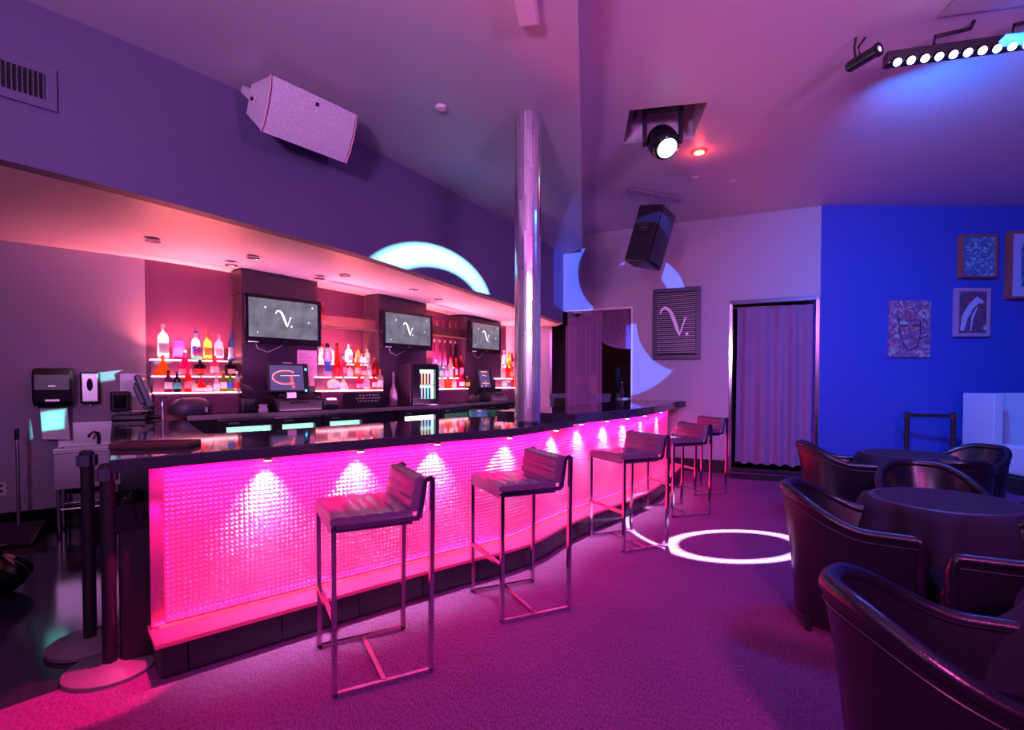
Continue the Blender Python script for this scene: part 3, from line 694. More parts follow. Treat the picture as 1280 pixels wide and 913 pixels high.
# first bay
for a in [(203, 2, 'tall', 0.37, 0.050, 'white', 'white', 'silver', 'tall frosted white'), (223, 2, 'square', 0.26, 0.050, 'magenta', 'pink', None, 'square magenta'),
          (244, 2, 'tall', 0.32, 0.042, 'clear', 'blue', 'blue', 'clear cylinder'), (260, 2, 'tall', 0.31, 0.042, 'yellow', 'gold', 'gold', 'yellow tinted cylinder'),
          (274, 2, 'round', 0.30, 0.045, 'pink', 'pink', 'white', 'pale pink cylinder'), (288, 2, 'tall', 0.33, 0.036, 'blue', 'blue', 'silver', 'slim blue'),
          (203, 1, 'teardrop', 0.21, 0.078, 'orange', 'red', None, 'orange teardrop'), (231, 1, 'bell', 0.28, 0.062, 'magenta', 'white', 'pink', 'magenta bell shaped'),
          (248, 1, 'shield', 0.17, 0.055, 'dark', 'black', 'red', 'dark shield shaped'), (266, 1, 'squat', 0.22, 0.045, 'pink', 'red', 'white', 'squat pink'),
          (286, 1, 'square', 0.17, 0.05, 'dark', 'black', 'cream', 'dark square cream labelled'),
          (208, 0, 'round', 0.22, 0.034, 'purple', 'black', 'white', 'small purple'), (220, 0, 'round', 0.21, 0.034, 'dark', 'blue', 'teal', 'small dark teal labelled'),
          (232, 0, 'round', 0.24, 0.036, 'red', 'red', 'pink', 'small red'), (242, 0, 'squat', 0.12, 0.036, 'white', 'pink', 'white', 'short glowing white'),
          (251, 0, 'bell', 0.17, 0.048, 'red', 'pink', 'white', 'short red bell shaped'), (260, 0, 'squat', 0.09, 0.03, 'clear', 'red', 'white', 'tiny clear'),
          (268.5, 0, 'round', 0.18, 0.032, 'clear', 'white', 'white', 'small clear'), (277.5, 0, 'round', 0.22, 0.034, 'olive', 'gold', 'white', 'small olive green'),
          (287.5, 0, 'round', 0.22, 0.032, 'green', 'gold', 'blue', 'small green blue labelled'), (296, 0, 'round', 0.22, 0.034, 'clear', 'white', 'red', 'small clear red labelled')]:
    bottle(a[0], a[1], 0, *a[2:])
bottle(247, 2, 0, 'teardrop', 0.14, 0.05, 'pink', 'silver', 'green', 'small pink teardrop', z=1.648, off=0.20)
for a in [(402, 2, 'square', 0.25, 0.036, 'white', 'red', 'white', 'square white'), (411.5, 2, 'square', 0.23, 0.036, 'clear', 'silver', 'white', 'square clear'),
          (435, 2, 'round', 0.27, 0.048, 'white', 'silver', 'white', 'rounded frosted white'), (445.5, 2, 'round', 0.26, 0.036, 'orange', 'red', 'cream', 'orange'),
          (459, 2, 'round', 0.22, 0.044, 'white', 'silver', 'white', 'white with pour spout'), (452, 2, 'round', 0.15, 0.03, 'pink', 'white', None, 'small pink'),
          (409, 1, 'hourglass', 0.42, 0.055, 'lilac', 'black', 'blue', 'tall hourglass ceramic'), (420.5, 1, 'flute', 0.43, 0.042, 'red', 'black', 'red', 'tall dark red tapered'),
          (429, 1, 'square', 0.27, 0.034, 'pink', 'silver', 'pink', 'square frosted pink'), (437, 1, 'squat', 0.16, 0.040, 'white', 'red', 'white', 'squat white'),
          (445, 1, 'round', 0.26, 0.042, 'amber', 'gold', 'cream', 'amber cream labelled'), (453, 1, 'round', 0.18, 0.036, 'pink', 'silver', 'cream', 'rosy'),
          (460, 1, 'round', 0.21, 0.038, 'clear', 'silver', 'white', 'clear round'), (468, 1, 'round', 0.26, 0.034, 'red', 'red', 'red', 'tall red'), (473, 1, 'round', 0.24, 0.03, 'red', 'gold', 'cream', 'slim red'),
          (415, 0, 'squat', 0.17, 0.078, 'white', 'silver', 'white', 'wide squat white'), (427.5, 0, 'bell', 0.18, 0.056, 'white', 'green', 'white', 'white bell shaped'),
          (448, 0, 'squat', 0.17, 0.052, 'magenta', 'red', 'pink', 'round magenta'), (457.5, 0, 'round', 0.25, 0.040, 'clear', 'silver', 'pink', 'clear pink labelled'),
          (466, 0, 'round', 0.21, 0.036, 'red', 'black', 'cream', 'dark red'), (474, 0, 'round', 0.27, 0.048, 'white', 'red', 'white', 'white red capped')]:
    bottle(a[0], a[1], 1, *a[2:])
for k, p in enumerate((543, 549, 555.5, 562.5, 568.5)): bottle(p, 2, 2, 'flute', 0.44, 0.034, 'purple', 'pink', None, 'tall slim purple', grp='slim purple bottles in a row')
for a in [(545, 1, 'round', 0.28, 0.04, 'clear', 'white', 'teal', 'clear teal labelled'), (551, 1, 'round', 0.24, 0.042, 'teal', 'green', 'white', 'glowing teal'), (557, 1, 'round', 0.24, 0.036, 'lilac', 'silver', 'white', 'pale lilac'),
          (563, 1, 'round', 0.33, 0.045, 'white', 'red', 'white', 'white labelled'), (570, 1, 'round', 0.32, 0.03, 'red', 'red', 'white', 'slim red'), (576, 1, 'tall', 0.36, 0.045, 'magenta', 'red', 'pink', 'tall magenta'),
          (546, 0, 'round', 0.2, 0.036, 'dark', 'red', 'pink', 'small dark'), (552, 0, 'round', 0.22, 0.04, 'clear', 'silver', 'pink', 'clear'), (560, 0, 'squat', 0.17, 0.06, 'orange', 'red', None, 'squat orange'),
          (567, 0, 'round', 0.18, 0.036, 'white', 'red', 'white', 'small white'), (575.5, 0, 'squat', 0.22, 0.062, 'magenta', 'red', 'white', 'round magenta'), (583, 0, 'squat', 0.20, 0.05, 'green', 'red', 'gold', 'squat green')]:
    bottle(a[0], a[1], 2, *a[2:])
for a in [(630, 2, 'tall', 0.36, 0.05, 'lilac', 'silver', 'silver', 'tall silvery'), (635.5, 2, 'round', 0.34, 0.045, 'yellow', 'gold', 'gold', 'yellow'), (640.5, 2, 'round', 0.32, 0.045, 'red', 'red', 'white', 'red'),
          (628, 1, 'round', 0.26, 0.045, 'white', 'red', 'white', 'white'), (633.5, 1, 'round', 0.28, 0.045, 'red', 'gold', 'red', 'dark red'), (639, 1, 'round', 0.27, 0.045, 'orange', 'red', 'cream', 'orange'),
          (629.5, 0, 'squat', 0.16, 0.05, 'clear', 'blue', 'white', 'squat clear'), (635, 0, 'squat', 0.18, 0.05, 'white', 'white', 'blue', 'squat white'), (641, 0, 'squat', 0.2, 0.055, 'red', 'red', 'red', 'squat red')]:
    bottle(a[0], a[1], 3, *a[2:])
# glass wall shelves in bays two and three
gm = glass_mat('shelf_glass', (0.95, 0.8, 0.85), 0.25)
for i, (a, b, py0) in enumerate(((399, 472, 410.5), (534, 579.5, 420.5))):
    o = 0.30; d0, d1 = BW.px(a, o), BW.px(b, o); q = BW.off((d0 + d1) / 2, o); zz = D((a + b) / 2, py0, q.y).z
    t = thing('glass_shelf', ['clear glass wall shelf, nearly empty, in the second bottle bay', 'clear glass wall shelf holding four decanters in the third bottle bay'][i], 'shelf', (q.x, q.y, zz))
    mb = MB(); BW.ribbon(mb, 0.34, 0.01, zz - 0.012, zz, d0, d1, n=6); mb.obj('pane', gm, t, world=True)
    mb = MB(); BW.ribbon(mb, 0.342, 0.334, zz, zz + 0.13, d0, d1, n=6); mb.obj('front_rail', gm, t, world=True)
    mb = MB(); BW.ribbon(mb, 0.343, 0.333, zz - 0.02, zz, d0, d1, n=6); mb.obj('edge', mat('brass_edge', (0.8, 0.5, 0.3), 0.3, 0.8), t, world=True)
    if i: zsh, dd = zz, (d0, d1)
    else: zs0 = zz
for p in (545.5, 553.5, 561.6, 569.5): bottle(p, 2, 2, 'bell', 0.25, 0.056, 'clear', 'red', 'pink', 'clear bell shaped decanter', z=zsh, off=0.2, grp='decanters on the glass shelf')
bottle(403, 2, 1, 'bell', 0.30, 0.05, 'pink', 'pink', 'white', 'rosy bell shaped', z=zs0, off=0.2)

# ------------------------------------------------------------------ coolers under the back counter
M['cool_light'] = mat('cooler_light', (0.8, 1, 0.9), 0.4, emit=(0.42, 1.0, 0.68), es=1.3)
M['cool_white'] = mat('cooler_light_bright', (0.9, 1, 0.95), 0.4, emit=(0.9, 1.0, 0.88), es=4.0)
cl = ['below the phone dock', 'below the cash terminal', 'below the white lettered notice', 'with the brightest lamp, below the small fridge', 'below the third bottle bay', 'below the round-cornered till', 'beside the mirrored pole']
for i, (a, b) in enumerate(((279, 331), (343, 390), (406, 447), (498, 542), (549, 584), (608, 629), (633, 655))):
    o = 0.72; d0, d1 = BW.px(a, o), BW.px(b, o); m_ = (d0 + d1) / 2; q = BW.off(m_, o); wd = d1 - d0 + 0.16
    t = thing('bottle_cooler', 'black bottle cooler with lit glass door, ' + cl[i], 'cooler', (q.x, q.y, 0), BW.ang(m_), 'bottle coolers under the back counter')
    y0 = -0.035; x0, x1 = -wd / 2, wd / 2; zt = 1.035
    mb = MB()
    for a0, a1, c0, c1 in ((x0, x1, 0.0, 0.14), (x0, x1, 0.955, zt), (x0, x0 + 0.08, 0.14, 0.955), (x1 - 0.08, x1, 0.14, 0.955)): mb.box(a0, a1, y0 - 0.03, 0.015, c0, c1)
    dr_ = mb.obj('door', 'black', t, bevel=0.004)
    MB().box(x0 + 0.08, x1 - 0.08, y0 + 0.022, y0 + 0.03, 0.14, 0.955).obj('lit_interior', 'cool_white' if i == 3 else 'cool_light', t)
    MB().box(x0 + 0.08, x1 - 0.08, y0 - 0.02, y0 - 0.016, 0.14, 0.955).obj('pane', glass_mat('door_glass', (0.9, 0.95, 0.95), 0.05), dr_)
    mb = MB()
    for k in range(7):
        x = x0 + 0.13 + (wd - 0.26) * k / 6
        if (k * 7 + i) % 3: mb.lathe([(0.026, 0.6), (0.026, 0.76), (0.012, 0.83), (0.012, 0.9)], 8, (x, y0 + 0.0, 0), sy=0.4)
    mb.obj('stored_drink', 'black', t, smooth=True)['kind'] = 'stuff'
    MB().box(x0 + 0.1, x0 + 0.2, y0 - 0.033, y0 - 0.03, 0.985, 1.005).obj('badge', 'steel', t)

# ------------------------------------------------------------------ things on the back counter
def bwt(name, label, cat, px, off, z=ZB, turn=0.0, group=None):
    d = BW.px(px, off); q = BW.off(d, off); return thing(name, label, cat, (q.x, q.y, z + 0.001), BW.ang(d) + turn, group)
M['pos_screen'] = mat('pos_screen', (0.03, 0.03, 0.06), 0.15, emit=(0.10, 0.07, 0.22), es=1.0)
M['red_glow'] = mat('red_glow', (1, 0.1, 0.1), 0.4, emit=(1.0, 0.07, 0.10), es=1.4)
M['pale_glow'] = mat('pale_glow', (1, 0.8, 0.8), 0.4, emit=(1.0, 0.72, 0.75), es=1.0)
M['blue_dot'] = mat('blue_led', (0.1, 0.4, 1), 0.4, emit=(0.05, 0.45, 1.0), es=6.0)
def terminal(px, off, label, turn, kind):
    t = bwt('cash_terminal', label, 'cash register', px, off, ZB + 0.152, turn)
    tl = Matrix.Translation((0, 0, 0.05)) @ Matrix.Rotation(math.radians(-14), 4, 'X')
    MB().box(-0.12, 0.12, -0.08, 0.10, 0.0, 0.04).obj('foot', 'black', t, bevel=0.01)
    MB().box(-0.05, 0.05, 0.02, 0.07, 0.04, 0.16).obj('neck', 'black', t)
    wd, ht = (0.44, 0.34) if kind == 0 else (0.30, 0.34)
    h = MB().box(-wd / 2, wd / 2, -0.01, 0.045, 0.0, ht, tl).obj('screen_housing', 'black', t, bevel=0.012)
    MB().add([tl @ Vector(p) for p in ((-wd / 2 + .025, -.012, .025), (wd / 2 - .06, -.012, .025), (wd / 2 - .06, -.012, ht - .025), (-wd / 2 + .025, -.012, ht - .025))], [(0, 1, 2, 3)]).obj('display', 'pos_screen', h)
    fn = lambda x, y: tuple(tl @ Vector((x, -0.0135, y)))
    if kind == 0:
        mb = MB(); arc = [(-0.03 + 0.135 * math.cos(math.radians(a)), 0.175 + 0.075 * math.sin(math.radians(a))) for a in range(48, 318, 10)]
        mb.stroke(arc, 0.017, fn); mb.stroke([(0.03, 0.19), (0.035, 0.12), (0.05, 0.05)], [0.026, 0.026, 0.03], fn); mb.obj('emblem', 'red_glow', h)
        mb = MB(); mb.stroke([(-0.085, 0.195), (0.12, 0.197)], 0.007, fn); mb.stroke([(p[0] * 1.04, 0.175 + (p[1] - 0.175) * 1.1) for p in arc[::2]], 0.004, lambda x, y: tuple(tl @ Vector((x, -0.0138, y))))
        mb.obj('emblem_outline', 'pale_glow', h)
        mb = MB(); mb.lathe([(0.013, 0), (0.001, 0.003)], 10, mtx=tl @ Matrix.Translation((wd / 2 - 0.03, -0.012, 0.27)) @ Matrix.Rotation(PI / 2, 4, 'X')); mb.lathe([(0.013, 0), (0.001, 0.003)], 10, mtx=tl @ Matrix.Translation((wd / 2 - 0.04, -0.012, 0.02)) @ Matrix.Rotation(PI / 2, 4, 'X')); mb.obj('indicator', 'blue_dot', h)
        MB().box(-0.05, 0.05, 0.0, 0.03, ht, ht + 0.015, tl).obj('card_reader', 'steel', t)
    else:
        M['amber_glow'] = mat('amber_glow', (1, 0.5, 0.2), 0.4, emit=(1.0, 0.35, 0.12), es=1.2); mb = MB()
        for (x0, x1, y) in ((-0.08, 0.05, 0.295), (-0.06, -0.02, 0.235), (-0.01, 0.02, 0.225), (-0.02, 0.0, 0.13), (-0.08, 0.06, 0.095), (-0.02, 0.01, 0.055), (-0.11, -0.09, 0.045)):
            mb.stroke([(x0, y), (x1, y)], 0.016, fn)
        mb.obj('menu_text', 'amber_glow', h)
    return t
terminal(361, 0.58, 'cash terminal with a glowing red emblem on its tilted screen', math.radians(-14), 0)
terminal(608, 0.58, 'cash terminal with amber menu lines on its tilted screen', math.radians(-18), 1)
for px, lab in ((365, 'wide black cash drawer under the terminal with the red emblem'), (612, 'wide black cash drawer under the terminal with amber menu')):
    t = bwt('cash_till', lab, 'till', px, 0.57)
    MB().box(-0.25, 0.25, -0.2, 0.17, 0.0, 0.145).obj('body', 'black', t, bevel=0.006)
    MB().box(-0.24, 0.24, -0.21, -0.2, 0.015, 0.125).obj('drawer_front', 'black', t, bevel=0.003)
    MB().box(-0.14, 0.08, -0.212, -0.21, 0.085, 0.1).obj('slot', 'gloss', t)
    MB().lathe([(0.008, 0), (0.008, 0.004)], 10, mtx=Matrix.Translation((0.12, -0.21, 0.06)) @ Matrix.Rotation(PI / 2, 4, 'X')).obj('lock', 'chrome', t)
    if px == 365: MB().box(-0.16, -0.06, -0.205, -0.203, 0.148, 0.21).obj('price_card', 'paper', t)
t = bwt('receipt_printer', 'small black receipt printer beside the white lettered notice', 'printer', 406, 0.58)
MB().box(-0.1, 0.1, -0.13, 0.1, 0, 0.11).obj('body', 'black', t, bevel=0.012); MB().box(-0.09, 0.09, -0.1, 0.07, 0.11, 0.13).obj('lid', 'gunmetal', t, bevel=0.008)
MB().box(-0.06, 0.06, -0.135, -0.08, 0.112, 0.135).obj('paper_slip', 'paper', t)
t = bwt('keyboard', 'dark low keyboard pad beside the red emblem terminal', 'keyboard', 383, 0.62, ZB + 0.146)
MB().box(-0.12, 0.12, -0.06, 0.06, 0, 0.02).obj('base', 'black', t, bevel=0.004)
for r_i in range(3):
    for c_i in range(7): MB().box(-0.108 + c_i * 0.031, -0.108 + c_i * 0.031 + 0.026, -0.05 + r_i * 0.034, -0.05 + r_i * 0.034 + 0.028, 0.02, 0.026).obj('key', 'gunmetal', t)
t = bwt('phone_dock', 'black phone dock with looped cables on the back counter', 'phone', 309, 0.6)
MB().box(-0.075, 0.075, -0.06, 0.06, 0, 0.15).obj('body', 'black', t, bevel=0.02)
for k in range(3): MB().tube([(-0.05 + 0.01 * k, 0.0, 0.14), (-0.09, 0.03, 0.2 + 0.03 * k), (-0.02, 0.05, 0.25 + 0.025 * k), (0.05, 0.04, 0.2 + 0.03 * k), (0.12 + 0.02 * k, 0.02, 0.12), (0.16, 0, 0.004 + 0.02 * k)], 0.006, 6).obj('cable', 'black', t, smooth=True)
t = bwt('paper_packet', 'small pale crumpled paper packet beside the phone dock', 'packet', 327, 0.62)
MB().lathe([(0.03, 0), (0.035, 0.02), (0.025, 0.06), (0.035, 0.08)], 8, sx=1.5, sy=0.6).obj('packet', 'paper', t, smooth=True)
# notice with three white lines
t = bwt('notice_board', 'black notice with three lines of white lettering', 'notice', 455, 0.545, ZB)
MB().box(-0.32, 0.32, -0.012, 0.0, 0.0, 0.19).obj('board', 'blackm', t)
mb = MB(); rn = random.Random(5)
for k, (x0, x1) in enumerate(((-0.10, 0.20), (-0.14, 0.24), (-0.12, 0.22))):
    x = x0
    while x < x1 - 0.01:
        wl = rn.uniform(0.022, 0.05); wl = min(wl, x1 - x); z = 0.145 - 0.036 * k
        n_l = max(2, int(wl / 0.008))
        for j in range(n_l):
            hh = 0.016 if rn.random() < 0.3 else 0.011; xx = x + j * 0.008
            mb.add([(xx, -0.0135, z), (xx + 0.006, -0.0135, z), (xx + 0.006, -0.0135, z + hh), (xx, -0.0135, z + hh)], [(0, 1, 2, 3)])
        x += wl + 0.012
mb.obj('lettering', mat('lettering_white', (0.9, 0.88, 0.92), 0.5), t)
# tall slim dark bottle and small fridge
t = bwt('tall_bottle', 'tall thin-necked dark glass bottle beside the small fridge', 'bottle', 491.5, 0.62)
MB().lathe([(0.05, 0), (0.055, 0.02), (0.05, 0.16), (0.03, 0.24), (0.013, 0.3), (0.012, 0.42), (0.016, 0.43), (0.014, 0.45)], 14).obj('glass', mat('smoky_glass', (0.20, 0.14, 0.22), 0.1, spec=0.8), t, smooth=True)
MB().lathe([(0.0, 0.0), (0.085, 0.002), (0.09, 0.012), (0.0, 0.004)][1:], 18).obj('saucer', mat('red_dish', (0.35, 0.03, 0.06), 0.3), t, smooth=True)
t = bwt('small_fridge', 'small black countertop fridge with lit glass door', 'fridge', 521, 0.60, ZB, math.radians(-12))
fw_, fh_ = 0.44, 0.58
MB().box(-fw_ / 2, fw_ / 2, -0.16, 0.19, 0.0, fh_).obj('body', 'column', t, bevel=0.01)
MB().box(-0.10, 0.15, -0.164, -0.161, 0.09, 0.49).obj('lit_interior', mat('fridge_light', (0.9, 1, 0.95), 0.4, emit=(0.62, 1.0, 0.82), es=2.2), t)
mb = MB()
for a0, a1, c0, c1 in ((-0.21, 0.21, 0.02, 0.09), (-0.21, 0.21, 0.49, fh_ - 0.02), (-0.21, -0.10, 0.09, 0.49), (0.15, 0.21, 0.09, 0.49)): mb.box(a0, a1, -0.215, -0.165, c0, c1)
dr_ = mb.obj('door', 'black', t, bevel=0.004); MB().box(-0.10, 0.15, -0.212, -0.209, 0.09, 0.49).obj('pane', MATS['door_glass'], dr_)
MB().box(-0.10, 0.15, -0.205, -0.165, 0.275, 0.285).obj('rack', 'steel', t)
for k in range(8):
    col = [('red', 'orange', 'amber', 'magenta'), ('teal', 'magenta', 'teal', 'blue')][k // 4][k % 4]; x = -0.08 + 0.05 * (k % 4)
    p = t.matrix_basis @ Vector((x, -0.187, 0.287 if k < 4 else 0.092))
    b_ = thing('slim_drink', f'slim {col} drink can on the {"upper" if k < 4 else "lower"} rack of the small fridge', 'can', p, 0, 'cans in the small fridge')
    MB().lathe([(0.016, 0), (0.018, 0.004), (0.018, 0.14), (0.013, 0.15)], 10).obj('can', mat('can_' + col, CO[col], 0.3), b_, smooth=True)
    MB().lathe([(0.013, 0.15), (0.014, 0.153), (0.012, 0.156)], 10).obj('lid', 'steel', b_, smooth=True)
# paper on the first column, caddy of glasses
q, an, x0, x1, c = colinfo[0]; nrm = Vector((math.sin(an), -math.cos(an))); A = q + nrm * 0.003; Bq = A + Vector((math.cos(an), math.sin(an)))
P = [V2(*p, A, Bq) for p in ((371.5, 437.5), (396, 438.5), (396.5, 483), (384, 483))]
P[3] = Vector((P[0].x, P[0].y, P[2].z)); tag(MB().extr(P, (nrm.x * 0.002, nrm.y * 0.002, 0)).obj('paper_sheet', mat('pink_paper', (0.85, 0.45, 0.75), 0.8)), 'pink printed paper sheet taped under the first television', 'paper')
mb = MB(); u_ = (P[1] - P[0]); v_ = (P[3] - P[0])
for k in range(9): mb.stroke([(0.12, 0.12 + 0.085 * k), (0.5 + 0.38 * ((k * 37) % 10) / 10, 0.12 + 0.085 * k)], 0.012, lambda x, y: tuple(P[0] + u_ * x + v_ * y + Vector((nrm.x, nrm.y, 0)) * 0.003))
mb.obj('print_line', mat('ink', (0.45, 0.18, 0.45), 0.7), bpy.data.objects['paper_sheet'])
for k, (px, h_) in enumerate(((586, 0.1), (590, 0.12), (594, 0.09), (598, 0.11))):
    t = bwt('drinking_glass', 'small clear drinking glass beside the amber menu terminal', 'glass', px, 0.62, ZB, 0, 'glasses by the second terminal')
    MB().lathe([(0.026, 0), (0.028, 0.004), (0.034, h_), (0.031, h_), (0.026, 0.008)], 12).obj('glass', MATS['glass_clear'], t, smooth=True)
    MB().lathe([(0.024, 0.008), (0.024, 0.014)], 12).obj('ice', MATS['glass_lilac'], t)
t = bwt('ice_bucket', 'blue tinted ice bucket standing below the third bottle bay', 'bucket', 598, 0.95, 0.6)
t.location.z = 0.0
MB().lathe([(0.13, 0.0), (0.14, 0.9), (0.16, 0.98), (0.15, 0.985), (0.13, 0.9)], 18).obj('bucket', mat('blue_bucket', (0.12, 0.35, 0.55), 0.3, noise=(9, 0.5, 2)), t, smooth=True)
MB().lathe([(0.165, 0.975), (0.165, 0.99), (0.15, 0.99)], 18).obj('rim', 'steel', t, smooth=True)

# ================================================================== CEILING AND WALL FIXTURES
# white box loudspeaker on the fascia
d = FA.px(372, 0.3); q = FA.off(d, 0.34); c = D(374, 150, q.y)
sp = thing('loudspeaker', 'white box loudspeaker bracketed to the violet upper wall', 'loudspeaker', (q.x, q.y, c.z), FA.ang(d))
tl = Matrix.Rotation(math.radians(24), 4, 'X')
hw, hb = 0.345, 0.27
prof = [(-0.15, -0.185), (-0.16, 0.0), (-0.15, 0.185), (0.13, 0.10), (0.13, -0.10)]
mb = MB(); mb.extr([tl @ Vector((-hw, y, z)) for y, z in prof], tl @ Vector((2 * hw, 0, 0)) ); o = mb.obj('cabinet', 'white', sp, bevel=0.006)
fr = [(-0.152, -0.187), (-0.172, -0.10), (-0.178, 0.0), (-0.172, 0.10), (-0.152, 0.187)]
mb = MB(); mb.grid(lambda u, v: tl @ Vector((-hw + 0.012 + (2 * hw - 0.024) * u, fr[int(v * 4)][0] - 0.002, fr[int(v * 4)][1])), 1, 4); mb.obj('grille', mat('speaker_grille', (0.72, 0.66, 0.74), 0.5, noise=(60, 0.12, 3)), sp, smooth=True)
for s_ in (-1, 1):
    mb = MB(); mb.tube([tl @ Vector((s_ * (hw + 0.002), y, z)) for y, z in fr], 0.007, 6); mb.obj('edge_trim', mat('trim_rose', (0.85, 0.45, 0.52), 0.4), sp, smooth=True)
mb = MB(); mb.box(-0.012, 0.012, -0.181, -0.178, 0.12, 0.145, tl); mb.obj('badge', 'black', sp)
mb = MB()
for s_ in (-1, 1): mb.bar((s_ * (hw + 0.014), 0.0, 0.0), (s_ * (hw + 0.014), 0.18, 0.14), 0.05, 0.008, up=(1, 0, 0))
mb.bar((-hw - 0.014, 0.18, 0.14), (hw + 0.014, 0.18, 0.14), 0.008, 0.05)
mb.bar((0, 0.18, 0.14), (0, 0.335, 0.14), 0.06, 0.06)
mb.obj('bracket', 'white', sp)
for s_ in (-1, 1): MB().lathe([(0.014, -0.006), (0.014, 0.006)], 10, mtx=Matrix.Translation((s_ * (hw + 0.022), 0.02, 0.014)) @ Matrix.Rotation(PI / 2, 4, 'Y')).obj('knob', 'black', sp)
# air grille
d0, d1 = FA.px(-32), FA.px(71); m_ = (d0 + d1) / 2; q = FA.off(m_, 0.0); za, zb = D(36, 128, FA.at(FA.px(36))[0].y).z, D(36, 80, FA.at(FA.px(36))[0].y).z
wd = d1 - d0; ht = zb - za + 0.03
t = thing('air_grille', 'slatted air return grille high on the violet upper wall', 'vent', (q.x, q.y, za - 0.015), FA.ang(m_))
mb = MB()
for a0, a1, c0, c1 in ((-wd / 2, wd / 2, 0, 0.05), (-wd / 2, wd / 2, ht - 0.05, ht), (-wd / 2, -wd / 2 + 0.05, 0.05, ht - 0.05), (wd / 2 - 0.05, wd / 2, 0.05, ht - 0.05)): mb.box(a0, a1, -0.022, -0.001, c0, c1)
mb.obj('frame', mat('grille_paint', (0.15, 0.12, 0.24), 0.5), t)
MB().box(-wd / 2 + 0.05, wd / 2 - 0.05, -0.004, -0.002, 0.05, ht - 0.05).obj('backing', 'blackm', t)
ns = int((wd - 0.1) / 0.022)
for k in range(ns):
    x = -wd / 2 + 0.058 + (wd - 0.116) * k / (ns - 1)
    if k == 0: s0m = MB().box(-0.003, 0.003, -0.018, -0.005, 0.05, ht - 0.05).obj('slat', mat('grille_slat', (0.16, 0.13, 0.22), 0.5), t); s0m.location = (x, 0, 0)
    else:
        s_ = bpy.data.objects.new('slat', s0m.data); COL.objects.link(s_); s_.parent = t; s_.location = (x, 0, 0)
mb = MB()
for k in range(9): mb.box(-wd / 2 + 0.05, wd / 2 - 0.05, -0.019, -0.0175, 0.07 + (ht - 0.14) * k / 8, 0.073 + (ht - 0.14) * k / 8)
mb.obj('cross_wire', 'blackm', t)['kind'] = 'stuff'
# smoke detector, white ceiling fixture
p = G(551, 133, ZL); t = thing('smoke_detector', 'small round white smoke detector on the lower ceiling', 'smoke detector', (p.x, p.y, ZL))
MB().lathe([(0.02, -0.03), (0.04, -0.026), (0.048, -0.006), (0.048, -0.001)], 18).obj('cover', 'white', t, smooth=True)
MB().lathe([(0.006, -0.033), (0.006, -0.03)], 8).obj('lens', 'red_glow', t)
pa, pb = G(662, 33, ZL - 0.06), G(657, 3, ZL - 0.06); dv = (pa - pb).normalized()
t = thing('ceiling_batten', 'white narrow batten fixture on the lower ceiling near the step', 'light fitting', (pa.x, pa.y, ZL - 0.06), math.atan2(dv.y, dv.x))
MB().box(-0.6, 0.0, -0.062, 0.062, 0.0, 0.059).obj('housing', 'white', t, bevel=0.006); MB().box(-0.585, -0.015, -0.05, 0.05, -0.006, 0.0).obj('cover', 'paper', t, bevel=0.002)
# soffit downlights
def soffit_z(p):
    y = p[1]; return None
for i, (px, py) in enumerate([(191, 300), (316, 321), (289, 330.5), (431, 343.5), (517, 361), (583, 376.5), (632, 387.5), (548, 373), (400, 347)]):
    # march along the sight line until the soffit height is met
    dd = ray(px, py); best = None
    for k in range(60, 1100):
        y = k * 0.01; p = Vector((0, 0, CH)) + dd * (y / dd.y)
        zt = 2.70 - 0.235 * max(0, min(1, (y - 3.6) / 6.2))
        if p.z >= zt: best = p; break
    t = thing('soffit_downlight', 'small round recessed downlight set in the pink soffit', 'downlight', (best.x, best.y, best.z - 0.012), 0, 'downlights in the soffit')
    mb = MB(); prof = [(0.05, 0.002), (0.058, -0.006), (0.05, -0.009), (0.034, -0.004)]; mb.lathe([(0.058, 0.008), (0.06, -0.004), (0.045, -0.006), (0.036, 0.0)], 18); mb.obj('trim', 'chrome', t, smooth=True)
    MB().lathe([(0.034, -0.0065), (0.001, -0.006)], 14).obj('lens', 'paper' if i in (2,) else 'column', t)
# moving head light in the recess
rc_ = sum(hole, Vector()) / 4; ra = math.atan2(hole[1].y - hole[0].y, hole[1].x - hole[0].x)
t = thing('moving_head_light', 'black moving-head stage light with cyan lens hung in the ceiling recess', 'stage light', (rc_.x, rc_.y, ZR + 0.398), ra)
MB().box(-0.21, 0.17, -0.14, 0.14, -0.2, 0.0).obj('base', 'black', t, bevel=0.01)
hz = -0.56
MB().lathe([(0.10, -0.24), (0.10, -0.2)], 18).obj('turntable', 'black', t, smooth=True)
for s_ in (-1, 1):
    MB().prism([(s_ * 0.15, -0.05), (s_ * 0.19, -0.05), (s_ * 0.19, 0.05), (s_ * 0.15, 0.05)], -0.58, -0.22).obj('yoke_arm', 'black', t, bevel=0.008)
MB().box(-0.19, 0.19, -0.05, 0.05, -0.26, -0.22).obj('yoke_bridge', 'black', t, bevel=0.008)
hm = Matrix.Translation((0, 0, hz)) @ Matrix.Rotation(math.radians(-20), 4, 'Y') @ Matrix.Rotation(math.radians(-38), 4, 'X')
hd = MB().lathe([(0.10, -0.14), (0.125, -0.12), (0.145, -0.05), (0.145, 0.04), (0.12, 0.11), (0.06, 0.145), (0.001, 0.15)], 24, mtx=hm).obj('head', 'gloss', t, smooth=True)
M['lens_cyan'] = mat('lens_cyan', (0.5, 1, 0.95), 0.2, emit=(0.35, 1.0, 0.9), es=5.0)
MB().lathe([(0.095, -0.143), (0.06, -0.155), (0.001, -0.16)], 20, mtx=hm).obj('lens', 'lens_cyan', hd, smooth=True)
